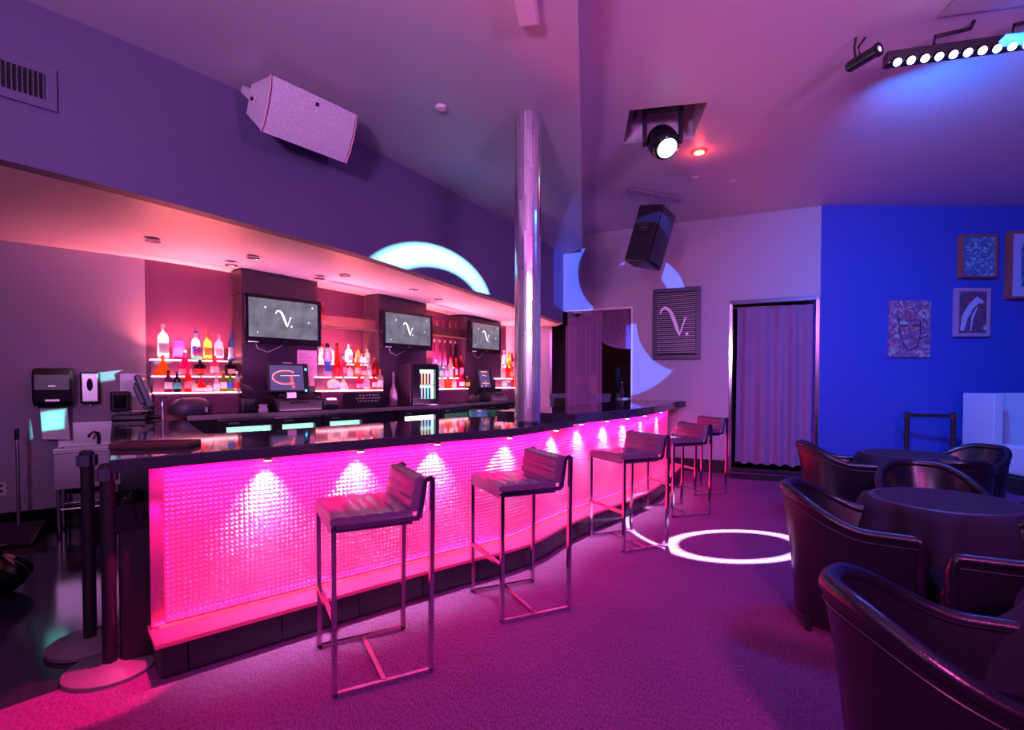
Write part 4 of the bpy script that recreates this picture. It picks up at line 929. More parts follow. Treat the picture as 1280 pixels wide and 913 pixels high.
MB().tube([(-0.27, 0.02, -0.02), (-0.29, 0.0, -0.15), (-0.25, -0.05, -0.22), (-0.27, 0.02, -0.3), (-0.24, 0.05, -0.2)], 0.012, 6).obj('cable', 'blackm', t, smooth=True)
MBH = t.matrix_basis @ hm @ Vector((0, 0, -0.18))
# red downlight
p = G(874, 189, ZR); t = thing('red_downlight', 'glowing red recessed ceiling spot beside the moving head', 'downlight', (p.x, p.y, ZR))
MB().lathe([(0.05, -0.012), (0.085, -0.01), (0.09, -0.001)], 20).obj('trim', mat('red_trim', (0.8, 0.1, 0.08), 0.4), t, smooth=True)
MB().lathe([(0.055, -0.022), (0.03, -0.026), (0.001, -0.027)], 18).obj('lens', mat('red_lens', (1, 0.4, 0.3), 0.3, emit=(1.0, 0.35, 0.22), es=7.0), t, smooth=True)
lamp('POINT', 'red_spot', (p.x, p.y, ZR - 0.1), None, 3.0, (1.0, 0.08, 0.05), shadow_soft_size=0.04)
for px, py in ((869, 222), (917, 226)):
    p = G(px, py, ZR); o = tag(MB().lathe([(0.02, -0.012), (0.045, -0.008), (0.05, -0.001)], 14, c=(p.x, p.y, ZR)).obj('sprinkler_cap', 'white', smooth=True), ['small white sprinkler cap on the ceiling above the black loudspeaker', 'small white sprinkler cap on the ceiling beyond the red spot'][px > 900], 'sprinkler')
# black loudspeaker hung from a rail
y_s = 6.55; c = D(811, 297, y_s)
t = thing('hanging_loudspeaker', 'black stage loudspeaker chained under the high ceiling', 'loudspeaker', (c.x, c.y, c.z), 0)
rot = Matrix.Rotation(math.radians(50), 4, 'Z') @ Matrix.Rotation(math.radians(14), 4, 'X') @ Matrix.Rotation(math.radians(7), 4, 'Y')
sw, sh, sdp = 0.42, 0.70, 0.34
pl = [(-sw / 2, -sdp / 2), (sw / 2, -sdp / 2), (sw / 2 - 0.07, sdp / 2), (-sw / 2 + 0.07, sdp / 2)]
mb = MB(); mb.extr([rot @ Vector((x, y, -sh / 2)) for x, y in pl], rot @ Vector((0, 0, sh))); mb.obj('cabinet', 'black', t, bevel=0.012)
mb = MB(); mb.grid(lambda u, v: rot @ Vector(((u - 0.5) * (sw - 0.05), -sdp / 2 - 0.012 - 0.02 * math.sin(PI * u), (v - 0.5) * (sh - 0.06))), 8, 1); mb.obj('grille', mat('dark_grille', (0.03, 0.03, 0.045), 0.4, bump=(500, 0.3, 0)), t, smooth=True)
mb = MB(); mb.box(-0.012, 0.0, -0.07, 0.07, -0.05, 0.05, rot @ Matrix.Translation((-sw / 2 + 0.018, 0.0, 0.06))); mb.obj('handle_cup', 'blackm', t, bevel=0.004)
mb = MB(); mb.bar(rot @ Vector((-sw / 2 + 0.0, -0.06, 0.06)), rot @ Vector((-sw / 2 + 0.02, 0.06, 0.06)), 0.02); mb.obj('handle', 'gunmetal', t)
r0, r1 = G(785, 238.6, ZR - 0.03), G(852, 251.5, ZR - 0.03)
t2 = thing('ceiling_rail', 'grey steel rail on the ceiling carrying the black loudspeaker', 'rail', ((r0.x + r1.x) / 2, (r0.y + r1.y) / 2, ZR - 0.03))
mb = MB(); mb.bar(r0 + Vector((0, 0, 0.012)), r1 + Vector((0, 0, 0.012)), 0.10, 0.03); mb.obj('rail', mat('rail_paint', (0.35, 0.28, 0.42), 0.4, 0.5), t2, world=True)
top = [Vector(c) + rot @ Vector((x, y, sh / 2)) for x, y in ((-0.13, 0.02), (0.02, 0.1), (0.14, -0.02))]
for k, (a, f_) in enumerate(zip(top, (0.35, 0.55, 0.85))):
    b = r0.lerp(r1, f_); 
    for j in range(6):
        m1, m2 = a.lerp(b, j / 6), a.lerp(b, (j + 1.15) / 6); s_ = Vector((0.012, 0, 0)) if j % 2 else Vector((0, 0.012, 0))
        mb = MB(); mb.tube([m1, m1.lerp(m2, 0.5) + s_, m2, m1.lerp(m2, 0.5) - s_], 0.0035, 5, closed=True); mb.obj('chain_link', 'chrome', t, world=True, smooth=True)
# LED bar and pin spot
b0, b1 = G(1106, 76, 3.74), G(1330, 45, 3.74); bv = (b1 - b0); ln = bv.length
t = thing('led_bar', 'black batten of round blue-white LED lamps under the ceiling', 'stage light', ((b0 + b1) / 2), math.atan2(bv.y, bv.x))
MB().box(-ln / 2, ln / 2, -0.035, 0.045, -0.04, 0.05).obj('housing', 'black', t, bevel=0.008)
M['led_lens'] = mat('led_lens', (0.7, 0.9, 1), 0.2, emit=(0.55, 0.85, 1.0), es=12.0)
nl = 12; lm = Matrix.Rotation(math.radians(50), 4, 'X')
for k in range(nl):
    x = -ln / 2 + 0.06 + (ln - 0.12) * k / (nl - 1); mm = Matrix.Translation((x, -0.03, -0.03)) @ Matrix.Rotation(math.radians(-48), 4, 'X')
    MB().lathe([(0.026, -0.03), (0.02, -0.036), (0.001, -0.038)], 14, mtx=mm).obj('lens', 'led_lens', t, smooth=True)
    MB().lathe([(0.031, 0.0), (0.031, -0.03), (0.027, -0.03)], 14, mtx=mm).obj('lens_ring', 'black', t, smooth=True)
for x in (-ln * 0.12, ln * 0.32):
    MB().tube([(x - 0.1, 0.0, 0.05), (x - 0.09, 0.0, 0.12), (x + 0.12, 0.0, 0.14), (x + 0.14, 0.0, 0.19)], 0.014, 6).obj('hanger', 'black', t, smooth=True)
lamp('AREA', 'led_bar_wash', ((b0 + b1) / 2 + Vector((0, 0.08, 0.02))), (7.0, 7.3, 1.2), 135, (0.02, 0.20, 1.0), shape='RECTANGLE', size=1.2, size_y=0.08, spread=math.radians(105))
lamp('AREA', 'led_bar_front', ((b0 + b1) / 2 + Vector((0, -0.06, -0.08))), (2.9, 3.4, 0.5), 60, (0.03, 0.13, 1.0), shape='RECTANGLE', size=1.2, size_y=0.08, spread=math.radians(160))
p = G(1078, 74, ZR - 0.16); t = thing('pin_spot', 'small black pin spot lamp clamped to the ceiling by the LED bar', 'stage light', p)
ax = (D(1098, 62, p.y - 0.1) - p).normalized(); mx = Matrix.Translation((0, 0, 0)) @ ax.to_track_quat('Z', 'Y').to_matrix().to_4x4()
MB().lathe([(0.03, -0.11), (0.042, -0.09), (0.042, 0.09), (0.048, 0.1), (0.048, 0.12), (0.036, 0.12)], 16, mtx=mx).obj('body', 'gloss', t, smooth=True)
MB().lathe([(0.036, 0.118), (0.001, 0.122)], 14, mtx=mx).obj('lens', mat('pin_lens', (0.6, 1, 0.8), 0.1, emit=(0.6, 1.0, 0.9), es=2.5), t)
MB().tube([(-0.05, 0, 0), (-0.06, 0, 0.08), (-0.05, 0.0, 0.155)], 0.008, 6).obj('bracket', 'black', t, smooth=True); MB().tube([(-0.02, 0, 0.03), (-0.03, 0, 0.09), (0.02, 0.0, 0.155)], 0.008, 6).obj('bracket', 'black', t, smooth=True)
# access panel by the bar of lamps
P = [G(*p_, ZR - 0.012) for p_ in ((1175, 21), (1198, -6), (1420, -40), (1400, -8))]
tag(MB().extr(P, (0, 0, 0.011)).obj('access_panel', mat('panel_grey', (0.45, 0.40, 0.5), 0.6)), 'flat grey ceiling access panel behind the LED bar', 'panel')
# added out-of-frame cans built around the fill lights
for k, (p, tg, e, c_) in enumerate(FILL):
    t = thing('added_fill_can', 'round black can added around an unseen fill light over the lounge carpet', 'stage light', p, 0, 'added fill light cans'); 
    ax = (Vector(p) - Vector(tg)).normalized().to_track_quat('Z', 'Y').to_matrix().to_4x4()
    MB().lathe([(0.262, 0.0), (0.27, -0.05), (0.27, 0.02), (0.2, 0.16), (0.001, 0.18)], 24, mtx=ax).obj('can', 'black', t, smooth=True)
    MB().bar((0, 0, 0.1), (0, 0, (ZL if p[0] < 0.5 else ZR) - p[2] - 0.002), 0.04).obj('hanger', 'black', t)

# ------------------------------------------------------------------ far wall
PO = Matrix.Translation((GWA.x, GWA.y, 0)) @ Matrix.Rotation(ga, 4, 'Z')
def gwt(name, label, cat, px, py, out=0.0):
    p = V2(px, py, GWA, GWB); n_ = Vector((math.sin(ga), -math.cos(ga), 0)); p = p + n_ * out
    return thing(name, label, cat, p, ga)
Q = [gw(*p_) for p_ in ((817, 362), (876, 359), (876, 448.5), (817, 450.5))]
wd = (gs(Q[1]) - gs(Q[0])); ht = (Q[0].z + Q[1].z - Q[2].z - Q[3].z) / 2; c = sum(Q, Vector()) / 4
n_ = Vector((math.sin(ga), -math.cos(ga), 0))
t = thing('framed_sign', 'dark framed louvred sign with a silver swash letter V', 'sign', c + n_ * 0.001 - Vector((0, 0, ht / 2)), ga)
mb = MB(); fb = 0.07
for a0, a1, c0, c1 in ((-wd / 2, wd / 2, 0, fb), (-wd / 2, wd / 2, ht - fb, ht), (-wd / 2, -wd / 2 + fb, fb, ht - fb), (wd / 2 - fb, wd / 2, fb, ht - fb)): mb.box(a0, a1, -0.06, 0.0, c0, c1)
mb.obj('frame', 'gunmetal', t, bevel=0.006)
MB().box(-wd / 2 + fb, wd / 2 - fb, -0.012, -0.004, fb, ht - fb).obj('backing', 'blackm', t)
ns = 30; sl = MB().box(-wd / 2 + fb, wd / 2 - fb, -0.032, -0.024, 0, 0.0065).obj('slat', mat('slat_silver', (0.5, 0.45, 0.58), 0.35, 0.8), t); sl.location = (0, 0, fb + 0.04)
for k in range(1, ns):
    s_ = bpy.data.objects.new('slat', sl.data); COL.objects.link(s_); s_.parent = t; s_.location = (0, 0, fb + 0.04 + (ht - 2 * fb - 0.06) * k / (ns - 1))
mb = MB(); letter_v(mb, lambda x, y: (x * ht * 0.36 + 0.0, -0.037, ht * 0.52 + y * ht * 0.40)); mb.obj('letter', mat('letter_silver', (0.85, 0.80, 0.9), 0.4), t)
# doorway with curtain
wO = o2b - o2a
def pt(x, y, z): return T @ Vector((x, y, z))
dt = thing('door_1', 'chrome framed doorway', 'door', pt(o2a, 0, 0), ga); dt['kind'] = 'structure'; del dt['category']; dt['label'] = 'chrome framed doorway hung with a mauve curtain'
for nm, x0, x1, z0, z1 in (('jamb', -0.015, 0.035, 0, HD), ('jamb', wO - 0.035, wO + 0.015, 0, HD)): MB().box(x0, x1, -0.02, 0.17, z0, z1).obj(nm, 'chrome', dt, bevel=0.004)
MB().box(-0.015, wO + 0.015, -0.02, 0.17, HD - 0.05, HD + 0.01).obj('head_jamb', 'gunmetal', dt, bevel=0.004)
cx0, cx1 = gs(gw(921, 470)) - o2a, gs(gw(1017, 470)) - o2a
ct = thing('door_curtain', 'mauve pleated curtain hanging in the chrome doorway', 'curtain', pt(o2a, 0.05, 0), ga)
def cw(u, v):
    x = cx0 + (cx1 - cx0) * u + 0.03 * (1 - v) * (u - 0.6)
    a = 0.018 + 0.012 * (1 - v)
    y = 0.06 + a * (math.sin(u * 31 + 0.6 * math.sin(u * 9)) + 0.5 * math.sin(u * 13 + 1.5 * v)) + 0.012 * math.sin(v * 5 + u * 7)
    return (x, y, 0.16 + (HD - 0.16 - 0.09) * v + (0.015 * math.sin(u * 40) if v == 0 else 0))
MB().grid(cw, 160, 24).obj('fabric', 'curtain', ct, smooth=True, angle=180)
MB().tube([(0.04, 0.06, HD - 0.085), (wO - 0.04, 0.06, HD - 0.085)], 0.011, 8).obj('rod', 'chrome', ct, smooth=True)
for k in range(14):
    x = cx0 + 0.03 + (cx1 - cx0 - 0.06) * k / 13; MB().tube([(x, 0.06 + 0.016 * math.cos(a * PI / 4), HD - 0.087 + 0.016 * math.sin(a * PI / 4)) for a in range(8)], 0.003, 5, closed=True).obj('ring', 'chrome', ct, smooth=True)
dl = thing('glass_door_leaf', 'dark door leaf with chrome pull handle standing open behind the curtain', 'door', pt(o2a + 0.05, 0.2, 0), ga + math.radians(62))
MB().box(0, 0.8, 0, 0.04, 0.02, HD - 0.08).obj('leaf', 'gloss', dl, bevel=0.003)
mb = MB(); mb.tube([(0.09, -0.05, 1.0), (0.09, -0.05, 1.5)], 0.012, 8); mb.bar((0.09, -0.05, 1.03), (0.09, 0.0, 1.03), 0.018); mb.bar((0.09, -0.05, 1.47), (0.09, 0, 1.47), 0.018); mb.obj('pull_handle', 'chrome', dl, smooth=True)
MB().lathe([(0.03, 0), (0.03, 0.02)], 12, mtx=Matrix.Translation((0.07, 0.0, 0.55)) @ Matrix.Rotation(PI / 2, 4, 'X')).obj('lock', 'chrome', dl)
# low black step with mat
sm_ = thing('door_step', 'low black step with rubber mat in front of the curtained doorway', 'step', pt(o2a, 0, 0), ga)
MB().box(0.03, wO + 0.25, -0.42, -0.03, 0.0, 0.10).obj('step', 'rubber', sm_, bevel=0.01)
mb = MB(); mb.grid(lambda u, v: (0.06 + (wO + 0.1) * u, -0.40 + 0.34 * v, 0.104 + 0.012 * abs(math.sin(u * 17 + v * 5))), 30, 6); mb.obj('mat', 'rubber', sm_, smooth=True)
MB().box(0.03, wO + 0.25, -0.425, -0.42, 0.085, 0.1).obj('nosing', 'chrome', sm_)
# dome camera under the opening head
p = gw(720, 392) ; t = thing('dome_camera', 'small white dome security camera under the opening head', 'camera', (p.x - n_.x * 0.08, p.y - n_.y * 0.08, HD - 0.013))
MB().lathe([(0.06, -0.03), (0.075, -0.025), (0.075, 0.0)], 18).obj('housing', 'white', t, smooth=True)
MB().lathe([(0.012, -0.085), (0.04, -0.07), (0.055, -0.03)], 18).obj('dome', 'gloss', t, smooth=True)
# string curtains in the opening
def strings(name, label, xs, zt, zb, y, swag=None):
    mb = MB()
    for k, x in enumerate(xs):
        if swag:
            x1, z1 = swag; f_ = k / (len(xs) - 1)
            P = [Vector((x, y, zt))]
            for j in range(1, 11):
                s_ = j / 10; xx = x + (x1 - x) * s_ ** (1.0 + 0.9 * (1 - f_)); zz = zt + (z1 - zt) * s_ - (0.30 * (1 - f_)) * math.sin(PI * s_) * 0.6
                P.append(Vector((xx, y + 0.01 * math.sin(k), zz)))
            mb.tube([T @ p for p in P], 0.0035, 4)
        else:
            mb.bar(T @ Vector((x, y + 0.012 * math.sin(k * 2.4), zb)), T @ Vector((x, y + 0.012 * math.sin(k * 2.4), zt)), 0.007)
    o = mb.obj(name, 'string'); o['kind'] = 'stuff'; o['label'] = label; o['category'] = 'string curtain'; return o
a, b = gs(gw(703, 450)), gs(gw(750, 450))
rn = random.Random(2)
strings('string_curtain', 'violet string curtain hanging straight in the bar opening', [0.06 + (b - 0.06) * (k + 0.4 * rn.random()) / 70 for k in range(70)], HD - 0.02, 0.95, 0.12)
strings('string_curtain_swag', 'violet string curtain gathered sideways to the opening jamb', [b * 0.72 + (o1b - 0.05 - b * 0.72) * k / 40 for k in range(41)], HD - 0.02, 0, 0.09, (o1b - 0.03, V2(788, 436, GWA, GWB).z))
strings('string_curtain_rear', 'violet string curtain beyond the end wall corner', [-0.12 + 0.5 * k / 40 for k in range(41)], 2.45, 0.95, 0.55)
# passage furnishings
t = thing('blue_cabinet', 'low blue cabinet seen through the bar opening', 'cabinet', (1.55, 10.2, 0), math.radians(-8))
MB().box(-0.75, 0.35, -0.25, 0.25, 0, 1.15).obj('body', mat('blue_laminate', (0.06, 0.13, 0.34), 0.4), t, bevel=0.006)
MB().box(-0.77, 0.37, -0.27, 0.27, 1.15, 1.18).obj('top', mat('blue_top', (0.05, 0.12, 0.30), 0.3), t)
MB().box(-0.72, -0.21, -0.262, -0.25, 0.1, 1.1).obj('door', 'blackm', t, bevel=0.003); MB().box(-0.19, 0.32, -0.262, -0.25, 0.1, 1.1).obj('door', MATS['blue_laminate'], t, bevel=0.003)
MB().box(0.10, 0.16, -0.27, -0.262, 1.0, 1.02).obj('handle', mat('brass', (0.6, 0.3, 0.2), 0.3, 0.8), t)
p = D(737, 474, 10.25); t = thing('peach_box', 'peach cardboard box standing on the blue cabinet', 'box', (1.42, 10.2, 1.181), math.radians(-8))
MB().box(-0.2, 0.22, -0.08, 0.12, 0, 0.36).obj('carton', mat('peach_card', (0.75, 0.33, 0.22), 0.7), t); MB().box(-0.03, 0.03, -0.083, -0.08, 0, 0.36).obj('tape', 'paper', t)
t = thing('receipt_machine', 'small dark desk machine beside the peach box', 'machine', (1.35, 10.02, 1.181), math.radians(-8))
MB().box(-0.13, 0.13, -0.07, 0.07, 0, 0.16).obj('body', 'black', t, bevel=0.015); MB().box(-0.05, 0.09, -0.05, 0.03, 0.16, 0.2).obj('lid', 'gunmetal', t, bevel=0.01)
t = thing('pale_stand', 'narrow dark stand with a pale top by the opening', 'stand', (2.12, 9.9, 0), math.radians(-8))
MB().box(-0.11, 0.11, -0.12, 0.12, 0, 1.07).obj('body', 'column', t); MB().box(-0.14, 0.14, -0.15, 0.15, 1.07, 1.11).obj('top', 'paper', t)
t = thing('slim_bottle', 'slim clear bottle on the pale topped stand', 'bottle', (2.08, 9.9, 1.111)); MB().lathe([(0.035, 0), (0.04, 0.02), (0.04, 0.16), (0.015, 0.22), (0.013, 0.28)], 12).obj('glass', MATS['glass_clear'], t, smooth=True); MB().lathe([(0.016, 0.275), (0.016, 0.30)], 10).obj('cap', 'cap_white' if False else MATS['cap_white'], t)
t = thing('passage_downlight', 'glowing red ceiling spot in the passage behind the swagged strings', 'downlight', (2.42, 11.1, 2.98))
MB().lathe([(0.05, -0.02), (0.09, -0.012), (0.1, 0.0)], 16).obj('trim', MATS['red_trim'], t, smooth=True); MB().lathe([(0.06, -0.03), (0.001, -0.035)], 14).obj('lens', MATS['red_lens'], t)
lamp('POINT', 'passage_spot', (2.42, 11.1, 2.85), None, 7, (1.0, 0.22, 0.15), shadow_soft_size=0.05)
t = thing('ice_bin', 'blue boxy ice bin at the end of the bar aisle', 'bin', (0.55, 8.35, 0), math.radians(5))
MB().box(-0.22, 0.38, -0.2, 0.2, 0, 0.94).obj('body', mat('bin_blue', (0.22, 0.34, 0.85), 0.35), t, bevel=0.01); MB().box(-0.24, 0.40, -0.22, 0.22, 0.94, 0.97).obj('lid', 'white', t, bevel=0.006); MB().box(0.02, 0.14, -0.23, -0.2, 0.82, 0.85).obj('handle', 'steel', t)
p = D(677, 456, 10.14); tag(MB().box(p.x - 0.11, p.x + 0.11, 10.13, 10.148, p.z - 0.14, p.z + 0.15).obj('wall_notice', 'paper'), 'white paper notice on the pink end wall', 'paper')
mb = MB()
for k in range(6): mb.box(p.x - 0.07, p.x - 0.07 + 0.05 + 0.015 * (k * 7 % 5), 10.1285, 10.13, p.z + 0.08 - 0.035 * k, p.z + 0.09 - 0.035 * k)
mb.obj('print_line', MATS['ink'], bpy.data.objects['wall_notice'])

# ------------------------------------------------------------------ pictures on the blue wall
bn = Vector((math.sin(ba), -math.cos(ba), 0))
def art(name, cols, scale, dist=1.5, det=4):
    m = bpy.data.materials.new(name); m.use_nodes = True; nt = m.node_tree; b = nt.nodes['Principled BSDF']; b.inputs['Roughness'].default_value = 0.5
    t_ = nt.nodes.new('ShaderNodeTexCoord'); n = nt.nodes.new('ShaderNodeTexNoise'); n.inputs['Scale'].default_value = scale; n.inputs['Detail'].default_value = det; n.inputs['Distortion'].default_value = dist
    r = nt.nodes.new('ShaderNodeValToRGB'); r.color_ramp.interpolation = 'LINEAR'
    while len(r.color_ramp.elements) < len(cols): r.color_ramp.elements.new(0.5)
    for k, c_ in enumerate(cols): e = r.color_ramp.elements[k]; e.position = 0.28 + 0.44 * k / (len(cols) - 1); e.color = (*c_, 1)
    nt.links.new(t_.outputs['Object'], n.inputs['Vector']); nt.links.new(n.outputs['Fac'], r.inputs[0]); nt.links.new(r.outputs[0], b.inputs['Base Color']); MATS[name] = m; return m
def picture(label, q, depth, fw_, fm, am, inner=None, strokes=None):
    P = [V2(*p_, GWB, BLB) for p_ in q]; c = sum(P, Vector()) / 4; wd = ((P[1] - P[0]).to_2d().length + (P[2] - P[3]).to_2d().length) / 2; ht = (P[0].z + P[1].z - P[2].z - P[3].z) / 2
    t = thing('wall_picture', label, 'picture', c + bn * 0.001 - Vector((0, 0, ht / 2)), ba)
    if fw_:
        mb = MB()
        for a0, a1, c0, c1 in ((-wd / 2, wd / 2, 0, fw_), (-wd / 2, wd / 2, ht - fw_, ht), (-wd / 2, -wd / 2 + fw_, fw_, ht - fw_), (wd / 2 - fw_, wd / 2, fw_, ht - fw_)): mb.box(a0, a1, -depth, 0.0, c0, c1)
        mb.obj('frame', fm, t, bevel=0.004)
    MB().box(-wd / 2 + fw_, wd / 2 - fw_, -depth * 0.75 if fw_ else -depth, -0.001, fw_, ht - fw_).obj('canvas', am, t)
    if inner: 
        i_ = fw_ + 0.14; MB().box(-wd / 2 + i_, wd / 2 - i_, -depth * 0.9, -depth * 0.75, i_, ht - i_).obj('print', inner, t)
    if strokes:
        for nm, mm, sts in strokes:
            for sx in sts: MB().stroke([(x * wd, y * ht) for x, y in sx[0]], sx[1], lambda x, y: (x, -depth - 0.002 if not fw_ else -depth * 0.78, y + ht / 2)).obj(nm, mm, t)
    return t
red_wood = mat('red_wood', (0.42, 0.10, 0.08), 0.4); rose_frame = mat('rose_frame', (0.55, 0.30, 0.45), 0.35)
art('art_blue', [(0.02, 0.03, 0.10), (0.12, 0.22, 0.5), (0.05, 0.06, 0.2), (0.35, 0.6, 0.8), (0.08, 0.1, 0.3)], 14)
art('art_violet', [(0.05, 0.03, 0.08), (0.30, 0.08, 0.16), (0.06, 0.04, 0.12), (0.62, 0.55, 0.75)], 5, 2.5)
art('art_face', [(0.45, 0.25, 0.45), (0.55, 0.30, 0.55), (0.15, 0.08, 0.2), (0.50, 0.12, 0.25), (0.35, 0.6, 0.65), (0.5, 0.28, 0.5)], 9, 1.5)
ink = mat('dark_ink', (0.03, 0.02, 0.05), 0.6); redp = mat('red_paint_mark', (0.75, 0.06, 0.08), 0.5); palep = mat('pale_paint_mark', (0.62, 0.55, 0.78), 0.5)
picture('blue abstract canvas in a thin red wooden frame', ((1197, 296), (1241, 295), (1239, 348.5), (1195, 348)), 0.09, 0.025, red_wood, MATS['art_blue'])
picture('violet picture in a rose frame under the blue abstract canvas', ((1192, 361), (1235.5, 361), (1232, 421.5), (1189, 421)), 0.06, 0.05, rose_frame, MATS['art_violet'],
        strokes=[('pale_swirl', palep, [([(-0.30, -0.38), (-0.22, -0.1), (-0.05, 0.12), (0.15, 0.26), (0.3, 0.2)], [0.05, 0.09, 0.09, 0.1, 0.04]), ([(-0.05, -0.38), (0.0, -0.1), (0.12, 0.1)], [0.02, 0.03, 0.02])])])
picture('deep framed picture with pale mount beside the blue canvas', ((1256, 292), (1335, 291), (1335, 375), (1254, 374)), 0.10, 0.03, red_wood, mat('mount_board', (0.55, 0.48, 0.75), 0.6), inner=MATS['art_blue'])
fc = [([(-0.12, 0.3), (0.0, 0.36), (0.14, 0.3), (0.12, 0.15), (-0.1, 0.15), (-0.12, 0.3)], 0.012), ([(-0.28, 0.18), (-0.24, -0.1), (-0.1, -0.35), (0.02, -0.38), (0.18, -0.32), (0.26, -0.05), (0.24, 0.16)], 0.016), ([(-0.42, 0.25), (-0.3, 0.32), (-0.3, 0.12), (-0.4, 0.05)], 0.01),
      ([(-0.24, 0.06), (-0.05, 0.05)], 0.022), ([(0.06, 0.05), (0.26, 0.08)], 0.022), ([(0.0, 0.08), (-0.02, -0.06), (0.04, -0.07)], 0.012), ([(-0.12, -0.18), (0.02, -0.15), (0.14, -0.18)], 0.014), ([(0.3, 0.32), (0.4, 0.22), (0.3, 0.14)], 0.012), ([(0.18, -0.2), (0.44, -0.12)], 0.02), ([(-0.46, -0.12), (-0.26, -0.05)], 0.012)]
picture('unframed mauve abstract portrait canvas with dark lines', ((1110.5, 376), (1162, 376.5), (1160, 447.5), (1109, 446)), 0.03, 0.0, None, MATS['art_face'], strokes=[('dark_line', ink, fc), ('red_mark', redp, [([(-0.24, 0.035), (-0.08, 0.035)], 0.02), ([(0.08, 0.03), (0.22, 0.04)], 0.02), ([(-0.08, 0.26), (0.06, 0.24)], 0.03)])])

# ================================================================== SERVICE CORNER
def bwl(name, label, cat, px, off=0.0, z=0.0):
    d = BW.px(px, off); q = BW.off(d, off); return thing(name, label, cat, (q.x, q.y, z), BW.ang(d)), d
# hand sink
d0 = BW.px(61, 0.39); q = BW.off(d0 + 0.25, 0.0); t = thing('hand_sink', 'stainless hand sink on legs below the towel dispenser', 'sink', (q.x, q.y, 0), BW.ang(d0 + 0.25))
sw = 0.25; sy0, sy1 = -0.40, -0.012
MB().box(-sw, sw, sy1 - 0.012, sy1, 0.78, 1.02).obj('backsplash', 'steel', t, bevel=0.003)
mb = MB()
for a0, a1, c0, c1 in ((-sw, sw, sy0, sy0 + 0.04), (-sw, sw, sy1 - 0.07, sy1 - 0.012), (-sw, -sw + 0.045, sy0 + 0.04, sy1 - 0.07), (sw - 0.045, sw, sy0 + 0.04, sy1 - 0.07)): mb.box(a0, a1, c0, c1, 0.755, 0.80)
mb.obj('rim', 'steel', t, bevel=0.006)
mb = MB(); x0, x1, y0_, y1_ = -sw + 0.045, sw - 0.045, sy0 + 0.04, sy1 - 0.07
for b_ in ((x0, x1, y0_, y0_ + 0.004), (x0, x1, y1_ - 0.004, y1_), (x0, x0 + 0.004, y0_, y1_), (x1 - 0.004, x1, y0_, y1_)): mb.box(*b_, 0.52, 0.756)
mb.box(x0, x1, y0_, y1_, 0.515, 0.52); mb.obj('bowl', 'steel', t)
MB().box(-sw + 0.01, sw - 0.01, sy0 + 0.012, sy0 + 0.02, 0.43, 0.757).obj('apron', 'steel', t, bevel=0.002)
MB().box(-sw + 0.01, -sw + 0.02, sy0 + 0.02, sy1 - 0.02, 0.43, 0.757).obj('apron', 'steel', t); MB().box(sw - 0.02, sw - 0.01, sy0 + 0.02, sy1 - 0.02, 0.43, 0.757).obj('apron', 'steel', t)
for x in (-sw + 0.035, sw - 0.035):
    for y in (sy0 + 0.035, sy1 - 0.05):
        lg = MB().lathe([(0.016, 0.04), (0.016, 0.44)], 12, (x, y, 0)).obj('leg', 'steel', t, smooth=True); MB().lathe([(0.02, 0.0), (0.02, 0.012), (0.011, 0.04)], 12, (x, y, 0)).obj('foot', 'black', lg, smooth=True)
for y in (sy0 + 0.035, sy1 - 0.05): MB().tube([(-sw + 0.035, y, 0.24), (sw - 0.035, y, 0.24)], 0.01, 8).obj('stretcher', 'steel', t, smooth=True)
MB().tube([(0.06, -0.075, 0.80), (0.06, -0.075, 0.87), (0.055, -0.10, 0.915), (0.03, -0.15, 0.93), (-0.0, -0.19, 0.905), (-0.005, -0.2, 0.88)], 0.011, 8).obj('faucet', 'gunmetal', t, smooth=True)
# towel dispenser and towel
pl = (BW.at(BW.px(20))[0], BW.at(BW.px(110))[0])
d0, d1 = BW.px(38, 0.12), BW.px(89, 0.12); m_ = (d0 + d1) / 2; q = BW.off(m_, 0); zc = V2(63, 508, *pl).z; zt = zc + 0.37; wd = d1 - d0
t = thing('towel_dispenser', 'black paper towel dispenser above the hand sink', 'towel dispenser', (q.x, q.y, zc), BW.ang(m_))
prof = [(0, 0.02), (0.14, 0.0), (0.19, 0.05), (0.21, 0.16), (0.20, 0.30), (0.16, 0.36), (0, 0.37)]
mb = MB(); mb.extr([(-wd / 2, -0.001 - y, z) for y, z in prof], (wd, 0, 0)); mb.obj('housing', 'black', t, bevel=0.02, seg=3)
MB().box(-wd * 0.36, wd * 0.36, -0.195, -0.1, -0.012, 0.012).obj('outlet_lip', 'gloss', t, bevel=0.004)
MB().box(-0.025, 0.025, -0.216, -0.21, 0.19, 0.2).obj('badge', 'steel', t); MB().box(-0.05, 0.05, -0.2, -0.195, 0.05, 0.07).obj('key_slot', 'steel', t)
tw_ = thing('paper_towel', 'pale paper towel sheet hanging from the dispenser', 'paper towel', (q.x, q.y, zc), BW.ang(m_))
MB().grid(lambda u, v: (-wd * 0.32 + wd * 0.68 * u + 0.012 * v, -0.13 - 0.05 * (1 - v) ** 2 - 0.03 * v * (1 - u) - 0.008 * math.sin(u * 7), 0.0 - 0.30 * v - 0.02 * u * v), 12, 8).obj('sheet', mat('towel_paper', (0.82, 0.85, 0.88), 0.9), tw_, smooth=True)
